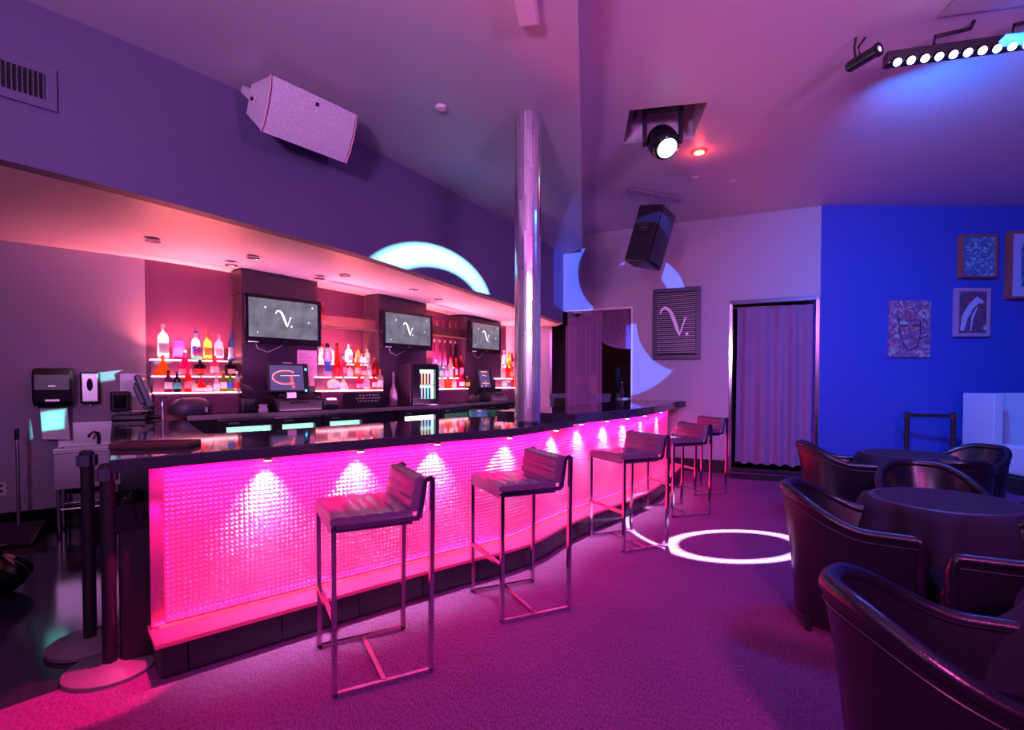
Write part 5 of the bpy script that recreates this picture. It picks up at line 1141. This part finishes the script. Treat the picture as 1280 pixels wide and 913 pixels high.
# soap dispenser
d0, d1 = BW.px(98, 0.06), BW.px(123, 0.06); m_ = (d0 + d1) / 2; q = BW.off(m_, 0); zc = V2(110, 505, *pl).z; wd = d1 - d0
t = thing('soap_dispenser', 'grey and white soap dispenser beside the towel dispenser', 'soap dispenser', (q.x, q.y, zc), BW.ang(m_))
MB().box(-wd / 2, wd / 2, -0.09, -0.001, 0.0, 0.315).obj('body', 'black', t, bevel=0.02); MB().box(-wd * 0.42, wd * 0.42, -0.105, -0.09, 0.02, 0.30).obj('cover', 'steel', t, bevel=0.015)
MB().lathe([(0.024, 0), (0.024, 0.004)], 16, mtx=Matrix.Translation((0, -0.105, 0.19)) @ Matrix.Diagonal((1, 1, 2.6, 1)) @ Matrix.Rotation(PI / 2, 4, 'X')).obj('window', 'gloss', t)
MB().lathe([(0.008, -0.02), (0.012, 0.0)], 10, (0, -0.06, 0)).obj('nozzle', 'white', t)
# outlet plate
p = V2(1, 612, BW.at(BW.px(-30))[0], BW.at(BW.px(40))[0]); d = BW.px(1); t = thing('outlet_plate', 'white power outlet plate low on the plaster wall', 'outlet', (p.x, p.y, p.z - 0.06), BW.ang(d))
MB().box(-0.04, 0.04, -0.008, -0.001, 0, 0.125).obj('plate', 'white', t, bevel=0.003)
for z in (0.03, 0.08): MB().box(-0.016, 0.016, -0.01, -0.008, z, z + 0.026).obj('socket', 'gunmetal', t, bevel=0.002)
# lobby dustpan with broom handle
p = G(24, 676); hd_ = D(23, 536, p.y); t = thing('lobby_dustpan', 'black long-handled dustpan leaning by the plaster wall', 'dustpan', (p.x, p.y, 0.002), math.radians(20))
MB().lathe([(0.014, 0.14), (0.014, hd_.z - 0.1)], 10).obj('handle', 'steel', t, smooth=True); MB().lathe([(0.018, hd_.z - 0.1), (0.018, hd_.z - 0.004)], 10).obj('grip', 'black', t, smooth=True)
mb = MB(); mb.extr([(-0.17, 0.08, 0.0), (-0.17, -0.2, 0.0), (-0.17, -0.19, 0.02), (-0.17, 0.0, 0.12), (-0.17, 0.08, 0.15)], (0.34, 0, 0)); mb.obj('pan', 'black', t, bevel=0.01)
# bin bag at the frame's edge
p = G(-2, 742); t = thing('bin_bag', 'black tied bin bag on the glossy floor', 'bag', (p.x, p.y, 0))
mb = MB(); mb.grid(lambda u, v: ((0.17 * math.sin(PI * min(0.97, v * 0.93 + 0.05)) ** 0.7 + 0.012 * math.sin(u * 44 + v * 3)) * math.cos(2 * PI * u), (0.17 * math.sin(PI * min(0.97, v * 0.93 + 0.05)) ** 0.7 + 0.012 * math.sin(u * 44 + v * 3)) * math.sin(2 * PI * u), 0.26 * v), 48, 14, closeu=True); mb.obj('sack', 'gloss', t, smooth=True)
MB().lathe([(0.02, 0.245), (0.035, 0.29), (0.05, 0.32)], 10).obj('knot', 'gloss', t)
# stanchions by the bar end
def stanchion(loc, h, label, group, r=0.19):
    t = thing('stanchion_post', label, 'stanchion', loc, 0, group)
    MB().lathe([(r, 0.0), (r, 0.018), (r - 0.01, 0.026), (0.05, 0.034), (0.034, 0.045)], 40).obj('base', mat('grey_rubber_base', (0.2, 0.17, 0.2), 0.5), t, smooth=True)
    MB().lathe([(0.03, 0.04), (0.03, h - 0.09)], 20).obj('post', 'black', t, smooth=True)
    MB().lathe([(0.033, h - 0.09), (0.033, h - 0.01), (0.022, h)], 20).obj('head', 'blackm', t, smooth=True)
    for a in range(4): MB().box(0.03, 0.042, -0.022, 0.022, h - 0.082, h - 0.022, Matrix.Rotation(a * PI / 2 + 0.4, 4, 'Z')).obj('belt_clip', 'gunmetal', t)
    return t
p1_, p2_ = G(113, 806), G(138, 838)
stanchion((p1_.x, p1_.y, 0), 1.05, 'black belt stanchion post on the dark floor behind its twin', 'stanchions at the bar end')
stanchion((p2_.x, p2_.y, 0), 1.02, 'black belt stanchion post with its base lit pink beside the bar', 'stanchions at the bar end')
# waste bin under the overhang
c = A_ + dr * 0.42 + pr * 0.16; t = thing('waste_bin', 'dark waste bin with plastic liner under the bar top end', 'bin', (c.x, c.y, 0), math.atan2(dr.y, dr.x))
MB().box(-0.2, 0.2, -0.13, 0.13, 0.0, 0.78).obj('bin', 'black', t, bevel=0.025)
mb = MB(); mb.grid(lambda u, v: ((0.208 + 0.006 * math.sin(u * 90)) * max(-1, min(1, 1.5 * math.cos(2 * PI * u))), (0.138 + 0.006 * math.sin(u * 70)) * max(-1, min(1, 1.5 * math.sin(2 * PI * u))), 0.68 + 0.13 * v), 72, 4, closeu=True); mb.obj('liner', 'gloss', t, smooth=True)
MB().box(-0.1, 0.1, -0.132, -0.128, 0.2, 0.5).obj('panel_recess', 'blackm', t)

# things on the bar top return
def rt(tt, oo): return A_ + (B_ - A_) * tt + pr * oo
c = rt(0.895, 0.30); t = thing('till_monitor', 'grey-blue back of a tilted till monitor on the bar return', 'monitor', (c.x, c.y, ZC + 0.001), math.radians(118))
tl = Matrix.Translation((0, 0, 0.1)) @ Matrix.Rotation(math.radians(-20), 4, 'X')
MB().box(-0.17, 0.17, -0.06, 0.0, 0, 0.33, tl).obj('housing', mat('slate_plastic', (0.13, 0.17, 0.24), 0.3), t, bevel=0.02); MB().box(-0.1, 0.1, 0.0, 0.05, 0.05, 0.24, tl).obj('rear_cover', MATS['slate_plastic'], t, bevel=0.015)
MB().box(-0.11, 0.11, -0.1, 0.12, 0, 0.03).obj('foot', 'black', t, bevel=0.01); MB().box(-0.04, 0.04, -0.03, 0.05, 0.03, 0.2).obj('neck', 'black', t)
MB().box(-0.04, 0.04, 0.05, 0.053, 0.12, 0.17, tl).obj('sticker', 'white', t)
c = rt(0.84, 0.14); t = thing('slip_printer', 'low black slip printer with pale paper on the bar return', 'printer', (c.x, c.y, ZC + 0.001), math.radians(120))
MB().box(-0.11, 0.11, -0.13, 0.13, 0, 0.05).obj('body', 'black', t, bevel=0.01); MB().box(-0.09, 0.09, -0.1, 0.08, 0.05, 0.075).obj('lid', 'gunmetal', t, bevel=0.008); MB().box(-0.07, 0.07, -0.135, -0.02, 0.076, 0.082).obj('paper', 'paper', t)
c = G(203, 524, ZC); t = thing('soda_tap', 'short chrome soda tap on the bar return', 'tap', (c.x, c.y, ZC + 0.001))
MB().lathe([(0.02, 0), (0.013, 0.01), (0.012, 0.2)], 12).obj('column', 'chrome', t, smooth=True); MB().bar((-0.005, 0, 0.205), (0.055, 0, 0.205), 0.014).obj('spout', 'chrome', t)
c = G(196, 559, ZC); t = thing('bar_tray', 'black rectangular bar tray lying on the polished bar top', 'tray', (c.x, c.y, ZC + 0.001), math.radians(10))
MB().box(-0.19, 0.19, -0.09, 0.09, 0, 0.008).obj('floor', 'rubber', t)
for b_ in ((-0.19, 0.19, -0.09, -0.08), (-0.19, 0.19, 0.08, 0.09), (-0.19, -0.18, -0.08, 0.08), (0.18, 0.19, -0.08, 0.08)): MB().box(*b_, 0.008, 0.03).obj('rim', mat('tray_rim', (0.10, 0.03, 0.04), 0.25), t, bevel=0.003)
t = bwt('blender_base', 'rounded dark machine with white switch on the back counter', 'machine', 238, 0.55); MB().lathe([(0.11, 0), (0.12, 0.02), (0.12, 0.10), (0.09, 0.15), (0.05, 0.165)], 18, sx=1.5).obj('body', mat('dark_slate', (0.08, 0.06, 0.11), 0.4), t, smooth=True); MB().box(0.1, 0.12, -0.13, -0.11, 0.02, 0.07).obj('switch', 'white', t)
d = BW.px(149); q = BW.off(d, 0); t = thing('wall_phone', 'black wall phone box above the bar return', 'phone', (q.x, q.y, 1.12), BW.ang(d)); MB().box(-0.08, 0.08, -0.09, -0.001, 0, 0.2).obj('box', 'black', t, bevel=0.015); MB().box(-0.05, 0.05, -0.12, -0.09, 0.03, 0.17).obj('handset', 'gloss', t, bevel=0.012)
d = BW.px(166); q = BW.off(d, 0); t = thing('steel_plate', 'shiny steel plate on the wall behind the till monitor', 'panel', (q.x, q.y, 1.27), BW.ang(d)); MB().box(-0.11, 0.11, -0.006, -0.001, 0, 0.23).obj('plate', 'steel', t); MB().lathe([(0.02, 0), (0.02, 0.01)], 12, mtx=Matrix.Translation((0.02, -0.006, 0.12)) @ Matrix.Rotation(PI / 2, 4, 'X')).obj('knob', 'chrome', t)

# ================================================================== LOUNGE
def make_chair():
    t = thing('tub_chair', '', 'armchair'); N = 48
    R_, ZBK, ZAR = 0.325, 0.775, 0.61
    def plan(u, k):              # u in 0..1 from one arm front round the back to the other arm front
        a = u * 2 - 1; L1 = 0.30; arc = PI * R_; tot = 2 * L1 + arc; s_ = (a + 1) / 2 * tot
        if s_ < L1: x, y = L1 - s_, R_
        elif s_ > L1 + arc: x, y = s_ - L1 - arc, -R_
        else:
            th = PI / 2 + (s_ - L1) / R_; x, y = R_ * math.cos(th), R_ * math.sin(th)
        return x * k, y * k
    def top(u):
        a = abs(u * 2 - 1); s_ = min(1, max(0, (a - 0.12) / 0.62)); return ZBK + (ZAR - ZBK) * (s_ * s_ * (3 - 2 * s_))
    def flare(u): a = abs(u * 2 - 1); return 1 + 0.16 * max(0, 1 - a / 0.55)
    # outer and inner shell
    mb = MB(); V = 10
    def outer(u, v):
        k = (0.90 + 0.10 * v) * (1 + (flare(u) - 1) * v ** 2); x, y = plan(u, k); return (x, y, 0.07 + (top(u) - 0.07) * v)
    def inner(u, v):
        k = (0.72 + 0.16 * v) * (1 + (flare(u) - 1) * v ** 2); x, y = plan(u, k); x = x if x > 0 else x
        return (x, y, 0.36 + (top(u) - 0.36) * v)
    mb.grid(outer, N, V); mb.obj('outer_shell', 'leather', t, smooth=True, angle=180)
    mb = MB(); mb.grid(inner, N, V); mb.obj('inner_shell', 'leather', t, smooth=True, angle=180)
    rail = []
    for i in range(N + 1):
        u = i / N; o = Vector(outer(u, 1)); n_ = Vector(inner(u, 1)); rail.append((o + n_) / 2 + Vector((0, 0, 0.004)))
    rr = [0.027 + 0.006 * max(0, 1 - abs(i / N * 2 - 1) / 0.6) for i in range(N + 1)]
    f0 = [rail[0] + Vector((0.012, 0, -0.02)), rail[0] + Vector((0.022, 0, -0.06)), rail[0] + Vector((0.022, 0, -0.2)), rail[0] + Vector((0.012, 0, -0.5))]
    f1 = [rail[-1] + Vector((0.012, 0, -0.02)), rail[-1] + Vector((0.022, 0, -0.06)), rail[-1] + Vector((0.022, 0, -0.2)), rail[-1] + Vector((0.012, 0, -0.5))]
    mb = MB(); mb.tube(f0[::-1] + rail + f1, [0.027] * 4 + rr + [0.027] * 4, 10); mb.obj('padded_rail', 'leather', t, smooth=True, angle=180)
    mb = MB(); st = [Vector(outer(i / N, 1)) * 1.0 for i in range(N + 1)]
    mb.tube([Vector(outer(i / N, 0.935)) * 1.0 + Vector((outer(i / N, 0.935)[0] * 0.006, outer(i / N, 0.935)[1] * 0.006, 0)) for i in range(N + 1)], 0.003, 5); mb.obj('piping', mat('piping', (0.03, 0.028, 0.045), 0.4), t, smooth=True)
    mb = MB(); out = [plan(i / 24, 0.73) for i in range(25)] + [(0.33, -0.23), (0.33, 0.23)]
    mb.prism(out, 0.30, 0.44); mb.obj('seat_cushion', 'leather', t, bevel=0.03, seg=3)
    mb = MB(); mb.box(0.24, 0.30, -0.26, 0.26, 0.08, 0.30); mb.obj('front_panel', 'leather', t, bevel=0.01)
    for x in (-0.2, 0.24):
        for y in (-0.22, 0.22): MB().lathe([(0.018, 0.0), (0.024, 0.08)], 10, (x, y, 0)).obj('leg', 'black', t, smooth=True)
    return t
CH_ = [(1.33, 1.50, -25, 'black leather tub armchair drawn up to the table with pointed cloth corner'),
       (1.98, 3.03, -34, 'black leather tub armchair facing the middle cloth-covered table, beside the open carpet'),
       (3.30, 5.28, -22, 'black leather tub armchair standing near the doorway step'),
       (2.42, 2.50, 152, 'black leather tub armchair with its front arm against the middle table cloth'),
       (3.02, 3.76, 250, 'black leather tub armchair behind the middle table, its inner back showing'),
       (3.36, 3.05, 188, 'black leather tub armchair beside the middle table, its rail edged blue'),
       (4.32, 5.02, 188, 'black leather tub armchair between the far table and the white banquette'),
       (3.62, 4.40, 72, 'black leather tub armchair with its back to the middle table, facing the far table')]
ch0 = make_chair()
for i, (x, y, a, lab) in enumerate(CH_):
    o = ch0 if i == 0 else dup(ch0); o.location = (x, y, 0); o.rotation_euler = (0, 0, math.radians(a)); o['label'] = lab; o['group'] = 'tub armchairs in the lounge'
def cloth_table(x, y, r, rot, lab, h=0.715, hem=0.42, seed=1, big=0.0):
    t = thing('round_table', 'round pedestal table under ' + lab[0], 'table', (x, y, 0))
    MB().lathe([(r - 0.01, h - 0.03), (r, h - 0.025), (r, h - 0.004), (r - 0.006, h)], 32).obj('tabletop', 'column', t, smooth=True)
    MB().lathe([(0.035, 0.03), (0.035, h - 0.03)], 14).obj('pedestal', 'black', t, smooth=True); MB().lathe([(0.24, 0), (0.24, 0.012), (0.05, 0.035)], 24).obj('base', 'black', t, smooth=True)
    c = thing('tablecloth', lab[1], 'tablecloth', (x, y, 0), rot)
    rn = random.Random(seed); NU, NV = 96, 16; sq = 0.5 + big
    ph = rn.random() * 6
    def f(u, v):
        th = 2 * PI * u
        if v <= 0.3: rr = (r + 0.006) * v / 0.3; return (rr * math.cos(th), rr * math.sin(th), h + 0.004 - (0.002 if v == 0.3 else 0))
        k = (v - 0.3) / 0.7
        ext = sq * (1 / max(abs(math.cos(th)), abs(math.sin(th))) - 1) * 0.55        # corners of the square cloth hang lower
        drop = (hem + ext) * k
        fold = (0.062 * math.sin(8 * th + ph + 0.8 * math.sin(3 * th)) + 0.025 * math.sin(15 * th + 2 * ph)) * k ** 0.35
        corner = (abs(math.sin(2 * th)) ** 3) * (0.04 + big * 0.7) * k
        rr = r + 0.014 + 0.04 * min(1, k * 3) + fold * 0.8 + corner + 0.01 * k
        return (rr * math.cos(th), rr * math.sin(th), max(0.03, h + 0.002 - 0.012 * min(1, k * 8) - drop * (1 - 0.18 * corner)))
    MB().grid(f, NU, NV, closeu=True).obj('fabric', 'cloth', c, smooth=True, angle=180)
    mb = MB(); mb.tube([Vector(f(i / NU, 1.0)) for i in range(NU)], 0.003, 4, closed=True); mb.obj('hem', 'cloth', c)
cloth_table(2.10, 1.50, 0.40, math.radians(18), ('the cloth with a pointed corner', 'black square cloth with a pointed corner hanging over a tub chair'), seed=4, hem=0.24, big=0.25)
cloth_table(2.58, 3.11, 0.38, 0.5, ('the middle black cloth', 'black cloth falling in folds over the middle table'), seed=2, hem=0.5)
cloth_table(3.86, 5.12, 0.37, 0.2, ('the far black cloth', 'black cloth over the far table near the belt barrier'), seed=3, hem=0.4)
# white banquette on a dark base
s_l = V2(1207, 520, GWB, BLB); bx = s_l.x
t = thing('banquette', 'white vinyl high-backed curved banquette against the blue wall', 'sofa', (7.3, 6.9, 0))
def bq(x, y, z): return (x, y, z)
W_ = 2.6
mb = MB(); mb.box(-0.98, 1.0, -0.42, 0.42, 0.0, 0.2); mb.obj('base', 'blackm', t)
prof = []
mb = MB()
def wing(u, v):                  # curved inner back: left side wing sweeping into the long back
    th = u * PI / 2; rad = 0.55
    if u <= 0.5:
        a = PI + u * 2 * (PI / 2) * -1; x = -0.50 + 0.36 * math.cos(a); y = -0.03 + 0.36 * abs(math.sin(a))
    else: x = -0.50 + (u - 0.5) * 2 * 1.5; y = 0.33
    y -= 0.10 * (1 - v) * (1 if u > 0.25 else u * 4)
    return (x, y, 0.52 + (1.26 - 0.52) * v)
mb.grid(wing, 48, 10); ib = mb.obj('inner_back', 'sofa', t, smooth=True, angle=180)
pts_o = [(-1.0, -0.06), (-1.0, 0.42), (1.0, 0.42), (1.0, 0.34)] + [tuple(wing(1 - k / 24, 1)[:2]) for k in range(25)] + [(-0.88, -0.06)]
MB().prism(pts_o, 0.2, 1.26).obj('back_shell', 'sofa', t, bevel=0.02)
for k in range(4):
    x0 = -0.86 + k * 0.46; MB().box(x0 + 0.005, x0 + 0.455, -0.42, 0.20 if k else 0.05, 0.2, 0.6).obj('seat_cushion', 'sofa', t, bevel=0.05, seg=3)
for k in range(7):
    u = 0.3 + 0.1 * k; mb = MB(); mb.tube([Vector(wing(u, v / 6)) + Vector((0, -0.003, 0)) for v in range(7)], 0.005, 5); mb.obj('channel_seam', mat('seam_grey', (0.45, 0.42, 0.55), 0.4), t, smooth=True)
# belt barrier before the blue wall
pa, pb = V2(1134, 516, GWB + bn * 0.35, BLB + bn * 0.35), V2(1192, 518, GWB + bn * 0.45, BLB + bn * 0.45)
ta = stanchion((pa.x, pa.y, 0), 1.0, 'black barrier post by the blue wall, farther from the banquette', 'belt barrier at the blue wall', 0.17); tb = stanchion((pb.x, pb.y, 0), 1.0, 'black barrier post by the blue wall, next to the white banquette', 'belt barrier at the blue wall', 0.17)
mb = MB(); mb.bar((pa.x + 0.036, pa.y, 0.955), (pb.x - 0.036, pb.y, 0.945), 0.004, 0.05); tag(mb.obj('barrier_belt', 'blackm'), 'black retractable belt stretched between the two barrier posts', 'belt')

# ================================================================== PROJECTED LIGHT
def plight(name, loc, target, power, color, build, size=60, soft=0.002):
    """stage projector: spot lamp whose shape is cut by a gobo (node mask on the beam's own directions)"""
    o = lamp('SPOT', name, loc, target, power, color, spot_size=math.radians(size), spot_blend=0.02, shadow_soft_size=soft)
    l = o.data; l.use_nodes = True; nt = l.node_tree; em = nt.nodes['Emission']
    tc = nt.nodes.new('ShaderNodeTexCoord'); sx = nt.nodes.new('ShaderNodeSeparateXYZ'); nt.links.new(tc.outputs['Normal'], sx.inputs[0])
    def math_(op, a, b=None, c=None):
        n = nt.nodes.new('ShaderNodeMath'); n.operation = op
        for i, q in enumerate((a, b, c)):
            if q is None: continue
            if isinstance(q, (int, float)): n.inputs[i].default_value = q
            else: nt.links.new(q, n.inputs[i])
        return n.outputs[0]
    u = math_('DIVIDE', sx.outputs[0], math_('ABSOLUTE', sx.outputs[2])); v = math_('DIVIDE', sx.outputs[1], math_('ABSOLUTE', sx.outputs[2]))
    bpy.context.view_layer.update()
    inv = o.matrix_world.inverted()
    def uv(p): q = inv @ Vector(p); return (q.x / abs(q.z), q.y / abs(q.z))
    msk = build(math_, u, v, uv)
    nt.links.new(msk, em.inputs['Strength']); return o
def fit_ellipse(pts):
    """centre and 2x2 shape of the ellipse through points (least squares)"""
    import numpy as np
    A = np.array([[x * x, x * y, y * y, x, y] for x, y in pts]); s_ = np.linalg.lstsq(A, np.ones(len(pts)), rcond=None)[0]
    a, b, c, d, e = s_; M_ = np.array([[2 * a, b], [b, 2 * c]]); cx, cy = np.linalg.solve(M_, [-d, -e])
    k = 1 + a * cx * cx + b * cx * cy + c * cy * cy
    return float(cx), float(cy), float(a / k), float(b / k), float(c / k)
def ell(math_, u, v, E):
    cx, cy, a, b, c = E; du, dv = math_('SUBTRACT', u, cx), math_('SUBTRACT', v, cy)
    q = math_('ADD', math_('ADD', math_('MULTIPLY', math_('MULTIPLY', du, du), a), math_('MULTIPLY', math_('MULTIPLY', du, dv), b)), math_('MULTIPLY', math_('MULTIPLY', dv, dv), c))
    return math_('SQRT', math_('MAXIMUM', q, 0.0))
def band(math_, x, lo, hi, soft):
    a = math_('SMOOTH_MIN', 1.0, 1.0, 0.0) if False else None
    up = math_('DIVIDE', math_('SUBTRACT', x, lo), soft); dn = math_('DIVIDE', math_('SUBTRACT', hi, x), soft)
    n = math_('MINIMUM', up, dn); return math_('MAXIMUM', math_('MINIMUM', n, 1.0), 0.0)
def half(math_, u, v, p, q, soft=0.01):
    """1 on the left of the line p -> q"""
    nx, ny = -(q[1] - p[1]), q[0] - p[0]; l = math.hypot(nx, ny); nx, ny = nx / l, ny / l
    s_ = math_('ADD', math_('MULTIPLY', math_('SUBTRACT', u, p[0]), nx), math_('MULTIPLY', math_('SUBTRACT', v, p[1]), ny))
    return math_('MAXIMUM', math_('MINIMUM', math_('DIVIDE', s_, soft), 1.0), 0.0)
# ring on the carpet
HEAD = Vector(MBH)
ringpx = [(830, 688), (850, 675), (870, 667), (905, 663.5), (945, 665), (985, 672), (1000, 684), (985, 699), (950, 703), (905, 700), (865, 693)]
ring3 = [G(*p) for p in ringpx]; rc3 = sum(ring3, Vector()) / len(ring3)
def ring_b(mt, u, v, uv):
    E = fit_ellipse([uv(p) for p in ring3]); r1 = band(mt, ell(mt, u, v, E), 0.84, 1.13, 0.10)
    arc = [uv(G(*p)) for p in ((782, 655), (795, 667), (815, 679), (835, 687), (870, 694))]
    # tail: ellipse with the same shape shifted so its rim runs through the tail
    E2 = fit_ellipse([uv(G(*p)) for p in ((782, 652), (795, 667), (815, 679), (835, 687), (880, 695), (925, 660), (850, 635), (800, 636))])
    tail = mt('MULTIPLY', band(mt, ell(mt, u, v, E2), 0.93, 1.05, 0.05), half(mt, u, v, uv(G(855, 700)), uv(G(855, 660)), 0.01))
    tail2 = mt('MULTIPLY', tail, half(mt, u, v, uv(G(700, 655)), uv(G(860, 655)), 0.01)) if False else tail
    return mt('MAXIMUM', r1, mt('MULTIPLY', tail2, 0.9))
plight('ring_projector', HEAD, rc3, 9000, (0.62, 1.0, 0.80), ring_b, 60)
# arc on the violet upper wall
def fw(px, py, out=0.0):
    d_ = FA.px(px); A = FA.off(d_ - 0.2, 0); B = FA.off(d_ + 0.2, 0); return V2(px, py, A, B)
outer_p = [fw(*p) for p in ((459, 323), (478, 313), (500, 306.5), (525, 304.5), (550, 307), (575, 319), (595, 340), (612, 367))]
inner_p = [fw(*p) for p in ((498, 336), (512, 330), (528, 327), (545, 329), (562, 336), (580, 348), (600, 366))]
def arc_b(mt, u, v, uv):
    Eo = fit_ellipse([uv(p) for p in outer_p] + [uv(fw(614, 400)), uv(fw(440, 385)), uv(fw(525, 450))]); Ei = fit_ellipse([uv(p) for p in inner_p] + [uv(fw(601, 395)), uv(fw(470, 375)), uv(fw(530, 430))])
    a = band(mt, ell(mt, u, v, Eo), -1, 1.02, 0.10); b = mt('SUBTRACT', 1.0, band(mt, ell(mt, u, v, Ei), -1, 1.0, 0.12))
    cut = half(mt, u, v, uv(fw(455, 329)), uv(fw(625, 372)), 0.004)
    cut2 = half(mt, u, v, uv(fw(625, 372)), uv(fw(455, 329)), 0.004)
    return mt('MULTIPLY', mt('MULTIPLY', a, b), mt('MAXIMUM', cut, 0.0) if uv(fw(540, 310))[1] > uv(fw(540, 350))[1] else cut)
plight('arc_projector', HEAD + Vector((0.0, 0.0, 0.0)), fw(540, 320), 5200, (0.30, 1.0, 0.85), arc_b, 80)
# blue shape on the pale wall: disc with two round bites
def blue_b(mt, u, v, uv):
    P = lambda x, y: uv(V2(x, y, GWA, GWB))
    def circ(cx, cy, r): return fit_ellipse([P(cx + r * math.cos(a * PI / 6), cy + r * math.sin(a * PI / 6)) for a in range(12)])
    disc = band(mt, ell(mt, u, v, circ(768, 402, 96)), -1, 1.0, 0.02)
    b1 = mt('SUBTRACT', 1.0, band(mt, ell(mt, u, v, circ(857, 404, 62)), -1, 1.0, 0.02)); b2 = mt('SUBTRACT', 1.0, band(mt, ell(mt, u, v, circ(787, 338, 66)), -1, 1.0, 0.02))
    low = mt('MULTIPLY', mt('MULTIPLY', disc, b1), mt('MULTIPLY', half(mt, u, v, P(900, 404), P(700, 404), 0.003), half(mt, u, v, P(782, 380), P(782, 500), 0.003)))
    b3 = mt('SUBTRACT', 1.0, band(mt, ell(mt, u, v, circ(778, 342, 56)), -1, 1.0, 0.02))
    lef = mt('MULTIPLY', mt('MULTIPLY', b3, half(mt, u, v, P(688, 380), P(688, 500), 0.003)), mt('MULTIPLY', half(mt, u, v, P(742, 500), P(742, 380), 0.003), mt('MULTIPLY', half(mt, u, v, P(780, 310), P(700, 310), 0.003), half(mt, u, v, P(700, 390), P(780, 390), 0.003))))
    main = mt('MAXIMUM', low, lef)
    s_ = mt('MULTIPLY', band(mt, ell(mt, u, v, circ(806, 372, 52)), -1, 1.0, 0.03), mt('MULTIPLY', mt('SUBTRACT', 1.0, band(mt, ell(mt, u, v, circ(786, 384, 54)), -1, 1.0, 0.03)), half(mt, u, v, P(800, 362), P(880, 362), 0.004)))
    return mt('MAXIMUM', main, s_)
plight('blue_projector', (0.75, 1.5, 3.42), V2(775, 400, GWA, GWB), 5500, (0.06, 0.16, 1.0), blue_b, 40)
# narrow cyan beam that catches the paper towel
def sq_b(mt, u, v, uv):
    c_ = (u, v); return band(mt, mt('MAXIMUM', mt('ABSOLUTE', u), mt('ABSOLUTE', v)), -1, 0.0135, 0.004)
plight('cyan_projector', (1.2, 2.0, 3.5), V2(71, 522, *pl) + Vector((0.12, -0.16, 0)), 4200, (0.15, 1.0, 0.85), sq_b, 8)
lamp('SPOT', 'pole_fill', (0.6, -1.2, 3.1), (pc.x, pc.y, 1.75), 900, (0.9, 0.85, 1.0), spot_size=math.radians(11), spot_blend=0.9, shadow_soft_size=0.05)  # added unseen spot behind the camera, brightening the pole
